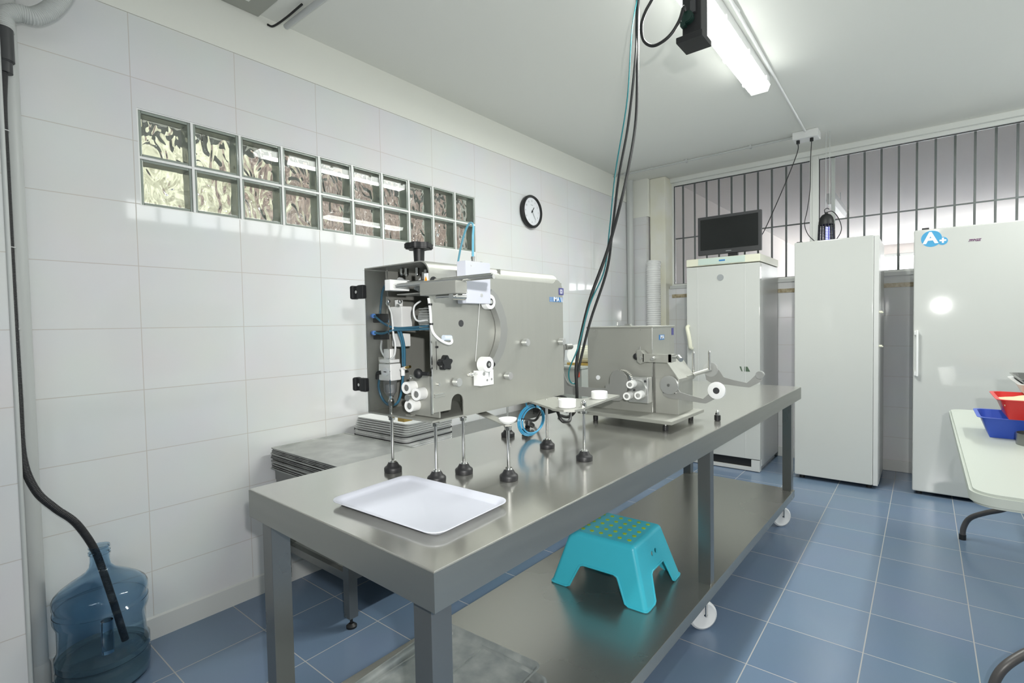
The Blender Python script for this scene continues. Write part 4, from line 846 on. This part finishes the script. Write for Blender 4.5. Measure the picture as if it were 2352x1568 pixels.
# maker's stickers
def ima(y, z, w, h, x, parent):
    s_ = part('maker_sticker', B().box(x, x + 0.0006, y, y + w, z, z + h), BLUE_ST, parent, 'blue and white maker sticker')
    bb_ = B()
    for k in range(5): bb_.box(x + 0.0006, x + 0.0009, y, y + w * 0.24, z + h * (0.08 + 0.2 * k), z + h * (0.12 + 0.2 * k))
    for k in range(2):
        a = y + w * (0.80 + 0.09 * k); bb_.prism([(a, z + h), (a + w * 0.04, z + h), (a + w * 0.12, z), (a + w * 0.08, z)], 'yz', x + 0.0006, x + 0.0009)
    part('stripes', bb_, WHITE_ST, s_)
    return s_
s1 = ima(0.775, 1.340, 0.082, 0.0165, MX1 + 0.0002, t)
text_part('sticker_letters', 'IMA', 0.021, WHITE_ST, s1, facing_x(MX1 + 0.0012, 0.8155, 1.3485), bold=0.0004)
p1 = part('emblem_sticker', B().box(MX1 + 0.0002, MX1 + 0.0008, 0.832, 0.862, 1.365, 1.389), PURP, t, 'small dark violet sticker with pale lattice emblem')
b = B()
for r in (0.004, 0.007): b.tube([(MX1 + 0.001, 0.847 + r * math.cos(a), 1.377 + r * math.sin(a)) for a in [k * PI / 8 for k in range(17)]], 0.0005, seg=5, smooth=False)
for k in range(4): b.tube([(MX1 + 0.001, 0.847 + 0.006 * math.cos(a + k * PI / 2) + 0.003 * math.cos(c), 1.377 + 0.006 * math.sin(a + k * PI / 2) + 0.003 * math.sin(c)) for a in (PI / 4,) for c in [q * PI / 6 for q in range(13)]], 0.0005, seg=5, smooth=False)
part('emblem', b, WHITE_ST, p1)
# coiled air line with black end under the machine, black cable
b = B()
for r, dy in ((0.052, 0.0), (0.047, 0.004), (0.055, -0.003)):
    b.tube([(1.352 + dy, 0.818 + dy + 1.0 * (r + 0.020) * math.cos(a), 0.915 + r * 1.0 * math.sin(a)) for a in [k * PI / 12 for k in range(25)]], 0.0032, smooth=False)
b.tube([(1.352, 0.79, 0.965), (1.35, 0.785, 0.99), (1.35, 0.78, 1.014)], 0.003); b.tube([(1.352, 0.875, 0.955), (1.35, 0.88, 0.98), (1.35, 0.868, 1.014)], 0.003)
t2 = thing('coiled_air_line', 'coiled bright blue air line hanging under the large machine', 'tube', (1.352, 0.818, 0.86))
part('coil', b, BLUEHOSE, t2)
for q in ((0.832, 0.835, 0.955, 0.975), (0.87, 0.874, 0.945, 0.958), (0.752, 0.768, 0.928, 0.931)): part('cable_tie', B().box(1.345, 1.36, *q), BLACK, t2)
t2 = thing('cable_plug', 'black plug and strap lying on the worktop behind the blue coil', 'plug', (1.27, 0.88, 0.8505))
part('plug_body', B().tube([(1.30, 0.86, 0.876), (1.29, 0.875, 0.888), (1.27, 0.895, 0.885), (1.26, 0.93, 0.872), (1.255, 0.95, 0.862)], 0.010, seg=12), BLACK, t2)
part('pins', B().box(1.285, 1.31, 0.84, 0.862, 0.8505, 0.872, 0.003).box(1.30, 1.322, 0.828, 0.842, 0.8505, 0.860, 0.002), BLACK, t2)
b = B().tube([(1.32, 0.90, 1.013), (1.40, 0.83, 1.00), (1.47, 0.80, 0.97), (1.49, 0.80, 0.935), (1.50, 0.81, 0.925), (1.50, 0.84, 0.925), (1.485, 0.87, 0.945), (1.46, 0.90, 0.975), (1.42, 0.93, 0.99), (1.36, 0.95, 0.98), (1.28, 0.99, 0.93), (1.22, 1.02, 0.87), (1.14, 1.06, 0.857)], 0.0055)
tag(part('power_cable', b, BLACK), 'thick black cable hanging in a loop below the white pucks', 'cable')

# ================================================================ MACHINE 2
t = thing('film_machine', 'small stainless steel machine with roller arms on the worktable', 'machine', (1.53, 1.34, 0.8505))
bp_ = [(1.312, 1.196), (1.738, 1.165), (1.745, 1.50), (1.320, 1.54)]
part('base_plate', B().prism(bp_, 'xy', 0.880, 0.8925, 0.001), STEEL_PL, t)
def ft(x, y):
    f = part('foot', B().cyl((x, y, 0.8505), (x, y, 0.869), 0.0105, bev=0.001), BLACK, t)
    part('stem', B().cyl((x, y, 0.869), (x, y, 0.881), 0.004), CHROME, f)
for x, y in ((1.375, 1.24), (1.70, 1.20), (1.70, 1.47), (1.36, 1.50)): ft(x, y)
bx = part('main_box', B().box(1.302, 1.604, 1.305, 1.54, 0.8925, 1.240, 0.0015), STEEL_PL, t)
part('lid', B().box(1.299, 1.607, 1.302, 1.543, 1.240, 1.247, 0.001), STEEL_PL, t)
part('lid_latch', B().cyl((1.40, 1.40, 1.247), (1.40, 1.40, 1.266), 0.004).box(1.40, 1.47, 1.395, 1.405, 1.247, 1.250).box(1.44, 1.465, 1.39, 1.41, 1.25, 1.257), CHROME, t)
part('edge_seam', B().cyl((1.604, 1.305, 0.895), (1.604, 1.305, 1.24), 0.0016, seg=8), CHROME, t)
part('round_plug', B().cyl((1.354, 1.3045, 1.025), (1.354, 1.302, 1.025), 0.010, seg=28), WHITE_ST, t, 'white round plug')
for x in (1.34, 1.555): part('lid_screw', B().cyl((x, 1.3025, 1.232), (x, 1.301, 1.232), 0.002), CHROME, t)
# second box with slanted cover
sp = [(1.318, 0.8925), (1.478, 0.8925), (1.478, 1.040), (1.40, 1.125), (1.318, 1.125)]
sbx = part('side_box', B().box(1.610, 1.706, 1.318, 1.480, 0.8925, 1.036, 0.0012).prism([(1.610, 1.036), (1.706, 1.036), (1.647, 1.118), (1.610, 1.118)], 'xz', 1.318, 1.478), STEEL_PL, t)
part('slanted_cover', B().prism([(1.646, 1.120), (1.650, 1.122), (1.712, 1.036), (1.712, 1.022), (1.708, 1.022), (1.708, 1.034)], 'xz', 1.308, 1.482), STEEL_PL, t)
part('link_strip', B().box(1.604, 1.611, 1.325, 1.46, 0.893, 1.10), STEEL_LEG, t)
part('gear_disc', B().cyl((1.675, 1.308, 1.012), (1.675, 1.296, 1.012), 0.037, seg=48, bev=0.001), SPUN, t, 'spun metal disc')
part('disc_bolt', B().cyl((1.675, 1.297, 1.012), (1.675, 1.291, 1.012), 0.006, seg=6), STEEL_LEG, t)
for x in (1.652, 1.698): part('disc_tab', B().cyl((x, 1.317, 0.981), (x, 1.300, 0.981), 0.003), CHROME, t)
# roller head
part('roller_head', B().box(1.515, 1.604, 1.262, 1.305, 0.935, 1.043, 0.006), SPUN, t)
part('head_disc', B().cyl((1.555, 1.262, 0.985), (1.555, 1.255, 0.985), 0.044, seg=48, bev=0.001), ALU, t)
for x, z in ((1.543, 1.015), (1.528, 0.967), (1.577, 0.974)):
    rr = part('roller', B().lathe([(0.0085, 0), (0.0145, 0), (0.0155, 0.001), (0.0155, 0.050), (0.0085, 0.050)], (x, 1.262, z), (0.12, -1, 0), 32), WNYL, t, 'white nylon roller')
    part('axle', B().cyl((x, 1.262, z), (x + 0.0055, 1.216, z), 0.0085), ALU, rr)
part('centre_screw', B().cyl((1.548, 1.256, 0.988), (1.548, 1.250, 0.988), 0.005, seg=6).cyl((1.592, 1.262, 1.026), (1.592, 1.259, 1.026), 0.005), DARKGREY, t)
b = B()
for k in range(14):
    a = math.radians(100 - 9 * k); b.cyl((1.490 + 0.047 * math.cos(a), 1.268, 1.020 + 0.047 * math.sin(a)), (1.490 + 0.047 * math.cos(a), 1.246, 1.020 + 0.047 * math.sin(a)), 0.0028, seg=8)
part('knurled_ring', b, CHROME, t)
# left J arm (film holder)
j = [(1.204, 1.166), (1.212, 1.174), (1.222, 1.172), (1.226, 1.16), (1.220, 1.11), (1.216, 1.06), (1.222, 1.03), (1.236, 1.004), (1.258, 0.990), (1.30, 0.988), (1.380, 0.988), (1.425, 0.990),
     (1.425, 1.003), (1.445, 1.010), (1.447, 1.040), (1.460, 1.062), (1.482, 1.070), (1.505, 1.063), (1.522, 1.045), (1.527, 1.015), (1.522, 0.985), (1.512, 0.957), (1.490, 0.942), (1.465, 0.940), (1.38, 0.946), (1.28, 0.950), (1.215, 0.952), (1.200, 0.953)]
part('film_arm', B().prism(j, 'xz', 1.238, 1.243), ARM, t)
part('arm_roller', B().cyl((1.222, 1.25, 1.160), (1.222, 1.295, 1.160), 0.013, seg=24, bev=0.001), ALU, t)
# right arms with discs
def arm(dx, dy, dz, front):
    P_ = [(1.640, 0.995), (1.645, 0.970), (1.665, 0.958), (1.72, 0.955), (1.78, 0.950), (1.815, 0.948), (1.845, 0.966), (1.862, 0.978), (1.850, 0.998), (1.838, 1.000), (1.820, 0.980), (1.805, 0.966), (1.755, 0.975), (1.715, 0.985), (1.700, 1.010), (1.675, 1.035), (1.65, 1.02)]
    return B().prism([(x + dx, z + dz) for x, z in P_], 'xz', 1.311 + dy, 1.315 + dy)
part('film_arm', arm(0, 0, 0, True), ARM, t)
fr = part('film_roller', B().lathe([(0.012, 0), (0.0305, 0), (0.032, 0.001), (0.032, 0.010), (0.0305, 0.011), (0.012, 0.011)], (1.858, 1.308, 1.002), (0, -1, 0), 44), WNYL, t, 'white nylon disc roller')
part('axle', B().cyl((1.858, 1.312, 1.002), (1.858, 1.294, 1.002), 0.0095).lathe([(0.0095, 0), (0.0122, 0), (0.0122, 0.010), (0.0095, 0.010)], (1.858, 1.308, 1.002), (0, -1, 0), 28), DARKGREY, fr)
DZ = 0.046
part('film_arm', arm(0.105, 0.205, DZ, False), ARM, t)
part('gear_disc', B().cyl((1.768, 1.525, 1.060), (1.768, 1.514, 1.060), 0.030, seg=44, bev=0.001), SPUN, t)
part('cross_rod', B().cyl((1.712, 1.47, 1.040), (1.772, 1.508, 1.062), 0.0085).box(1.70, 1.715, 1.40, 1.49, 1.028, 1.042), STEEL_PL, t)
part('arm_roller', B().cyl((1.958, 1.515, 1.045), (1.958, 1.535, 1.045), 0.016, seg=28, bev=0.001), ALU, t)
for x, z0, z1 in ((1.702, 1.03, 1.135), (1.768, 1.06, 1.140)): part('guide_pin', B().cyl((x, 1.50, z0), (x, 1.50, z1 - 0.006), 0.0055, seg=18).cyl((x, 1.50, z1 - 0.006), (x, 1.50, z1), 0.0055, 0.003, seg=18), CHROME, t)
# upper bar
ub = part('swing_bar', B().box(1.582, 1.700, 1.262, 1.272, 1.104, 1.136).box(1.688, 1.702, 1.262, 1.305, 1.106, 1.136).prism([(1.555, 1.150), (1.572, 1.150), (1.586, 1.136), (1.586, 1.104), (1.572, 1.095), (1.558, 1.104)], 'xz', 1.262, 1.30), STEEL_PL, t)
part('bar_pin', B().cyl((1.632, 1.262, 1.121), (1.632, 1.238, 1.119), 0.007, seg=18).cyl((1.728, 1.262, 1.128), (1.745, 1.245, 1.118), 0.009, seg=20).cyl((1.70, 1.268, 1.125), (1.735, 1.262, 1.125), 0.004).cyl((1.575, 1.262, 1.12), (1.575, 1.252, 1.12), 0.006), ALU, ub)
part('ball_knob', B().sphere((1.549, 1.275, 1.124), 0.014), BLACK, t, 'black ball knob')
part('riser', B().cyl((1.562, 1.28, 1.14), (1.562, 1.28, 1.165), 0.002), CHROME, t)
# stickers on the right side
s2 = part('maker_sticker', B().box(1.6042, 1.6048, 1.372, 1.428, 1.188, 1.210), BLUE_ST, t, 'blue and white maker sticker')
text_part('sticker_letters', 'IMA', 0.022, WHITE_ST, s2, facing_x(1.6052, 1.404, 1.199), bold=0.0005, shear=0.1)
part('emblem_sticker', B().box(1.6042, 1.6048, 1.508, 1.532, 1.205, 1.236), PURP, t, 'small dark violet sticker')
# loose rubber buffer foot on the worktop
t2 = thing('levelling_foot', 'small black rubber foot with chrome cap nut standing alone on the worktop', 'foot', (1.80, 1.50, 0.8515))
part('rubber_block', B().cyl((1.80, 1.50, 0.8515), (1.80, 1.50, 0.874), 0.0125, bev=0.0015), BLACK, t2)
part('cap_nut', B().cyl((1.80, 1.50, 0.874), (1.80, 1.50, 0.877), 0.0095).cyl((1.80, 1.50, 0.877), (1.80, 1.50, 0.884), 0.0085, seg=6).sphere((1.80, 1.50, 0.887), 0.0072), CHROME, t2)

# ================================================================ grey motor unit behind the machines
t = thing('motor_unit', 'grey cabinet with red button and a cream ribbed motor, half hidden between the machines', 'machine', (0.36, 2.62, 0.5955))
part('cabinet', B().box(0.14, 0.605, 2.40, 2.86, 0.665, 0.945, 0.004).box(0.13, 0.61, 2.39, 2.87, 0.942, 0.958, 0.002), pm('grey_cabinet', (0.36, 0.385, 0.36), 0.4), t)
part('foot_frame', B().box(0.16, 0.59, 2.42, 2.84, 0.5955, 0.666), BLACK, t)
part('red_button', B().box(0.56, 0.59, 2.39, 2.40, 0.885, 0.925, 0.003), REDBTN, t, 'red button')
part('motor', B().cyl((0.50, 2.58, 1.035), (0.66, 2.58, 1.035), 0.064, seg=32), CREAM, t, 'cream motor')
b = B()
for k in range(22):
    a = 2 * PI * k / 22; b.box(0.51, 0.65, 2.58 + 0.062 * math.cos(a) - 0.0015, 2.58 + 0.062 * math.cos(a) + 0.0015, 1.035 + 0.064 * math.sin(a) - 0.004, 1.035 + 0.064 * math.sin(a) + 0.004)
part('motor_fins', b, CREAM, t)
part('fan_cover', B().lathe([(0, 0), (0.06, 0), (0.072, 0.010), (0.074, 0.03), (0, 0.03)], (0.475, 2.55, 1.035), (0.6, -0.8, 0), 36), WPL, t)
part('motor_base', B().box(0.42, 0.60, 2.50, 2.66, 0.958, 0.976, 0.002), BRASS, t)

# ================================================================ FOLDING TABLE at the right, with tubs
t = thing('folding_table', 'white plastic folding table with curved dark metal legs at the right', 'table', (2.96, 2.37, 0))
FX0, FX1, FY0, FY1 = 2.578, 3.335, 1.43, 3.27
b = B().prism(round_rect(FX0, FX1, FY0, FY1, 0.07, 8), 'xy', 0.678, 0.722, 0.008)
part('table_top', b, TABLEW, t, ang=50)
LEGM = pm('brown_grey_metal', (0.085, 0.08, 0.078), 0.4, 0.2)
for y, s_ in ((3.02, 1), (1.66, -1)):
    for x, sx in ((2.64, 1), (3.27, -1)):
        lg = part('leg', B().tube([(x, y + 0.12 * s_, 0.0), (x + 0.004 * sx, y + 0.115 * s_, 0.07), (x + 0.03 * sx, y + 0.10 * s_, 0.135), (x + 0.09 * sx, y + 0.06 * s_, 0.19), (x + 0.16 * sx, y + 0.03 * s_, 0.235), (x + 0.215 * sx, y, 0.30), (x + 0.235 * sx, y, 0.42), (x + 0.235 * sx, y, 0.68)], 0.0135, seg=14), LEGM, t)
        part('foot_cap', B().cyl((x, y + 0.12 * s_, 0.0), (x, y + 0.118 * s_, 0.03), 0.016), BLACK, lg)
for x in (2.66, 3.25): part('frame_rail', B().cyl((x, 1.5, 0.668), (x, 3.2, 0.668), 0.010), LEGM, t)
def tub(name, label, loc, L_, Wd, h, mat, rz=0.0, cat='tub', tilt=None):
    t = thing(name, label, cat, loc, rz, None, local=True)
    if tilt: t.rotation_euler = (tilt[0], tilt[1], rz)
    part('tub_body', tray_bm(B(), L_, Wd, h, 0.03, 0.03, th=0.002, lip=0.014), mat, t, ang=50)
    return t
tub('plastic_tub', 'blue plastic tub on the folding table, under the red tub', (2.822, 2.53, 0.7225), 0.345, 0.30, 0.092, BLUEP)
rt_ = tub('plastic_tub', 'red plastic tub full of flour stacked on the blue tub', (2.888, 2.50, 0.8155), 0.365, 0.34, 0.088, REDP)
fm = bmesh.new(); bmesh.ops.create_grid(fm, x_segments=24, y_segments=24, size=0.5)
for v in fm.verts:
    x, y = v.co.x * 2, v.co.y * 2; v.co = Vector((v.co.x * 0.312, v.co.y * 0.288, 0.064 + 0.034 * max(0, 1 - x * x) * max(0, 1 - y * y) + 0.002 * math.sin(9 * x) * math.sin(7 * y)))
ext_ = bmesh.ops.extrude_face_region(fm, geom=fm.faces[:]); 
for v in [g for g in ext_['geom'] if isinstance(g, bmesh.types.BMVert)]: v.co.z = 0.004; v.co.x *= 0.80; v.co.y *= 0.79
bmesh.ops.recalc_face_normals(fm, faces=fm.faces)
fb = B(); fb.bm.free(); fb.bm = fm
fo = part('flour', fb, FLOUR); fo.location = (2.888, 2.50, 0.8155); fo['kind'] = 'stuff'; tag(fo, 'pale yellow flour heaped in the red tub', 'flour')
t = tub('plastic_tub', 'white plastic tub resting on the red tub, holding a metal pan', (2.948, 2.56, 0.904), 0.345, 0.40, 0.065, WPL)
t = thing('metal_pan', 'grey metal pan sitting in the white tub at the top of the stack', 'pan', (2.942, 2.545, 0.912), 0, local=True)
part('pan_body', tray_bm(B(), 0.325, 0.385, 0.078, 0.03, 0.03, th=0.001, lip=0.008), STEEL_LEG, t, ang=50)
t = thing('cake_ring', 'round grey metal ring mould in front of the blue tub', 'mould', (2.835, 2.33, 0.7225), 0, local=True)
part('ring', B().lathe([(0.066, 0), (0.068, 0), (0.068, 0.048), (0.066, 0.048), (0.066, 0)], (0, 0, 0), seg=48), STEEL_LEG, t)
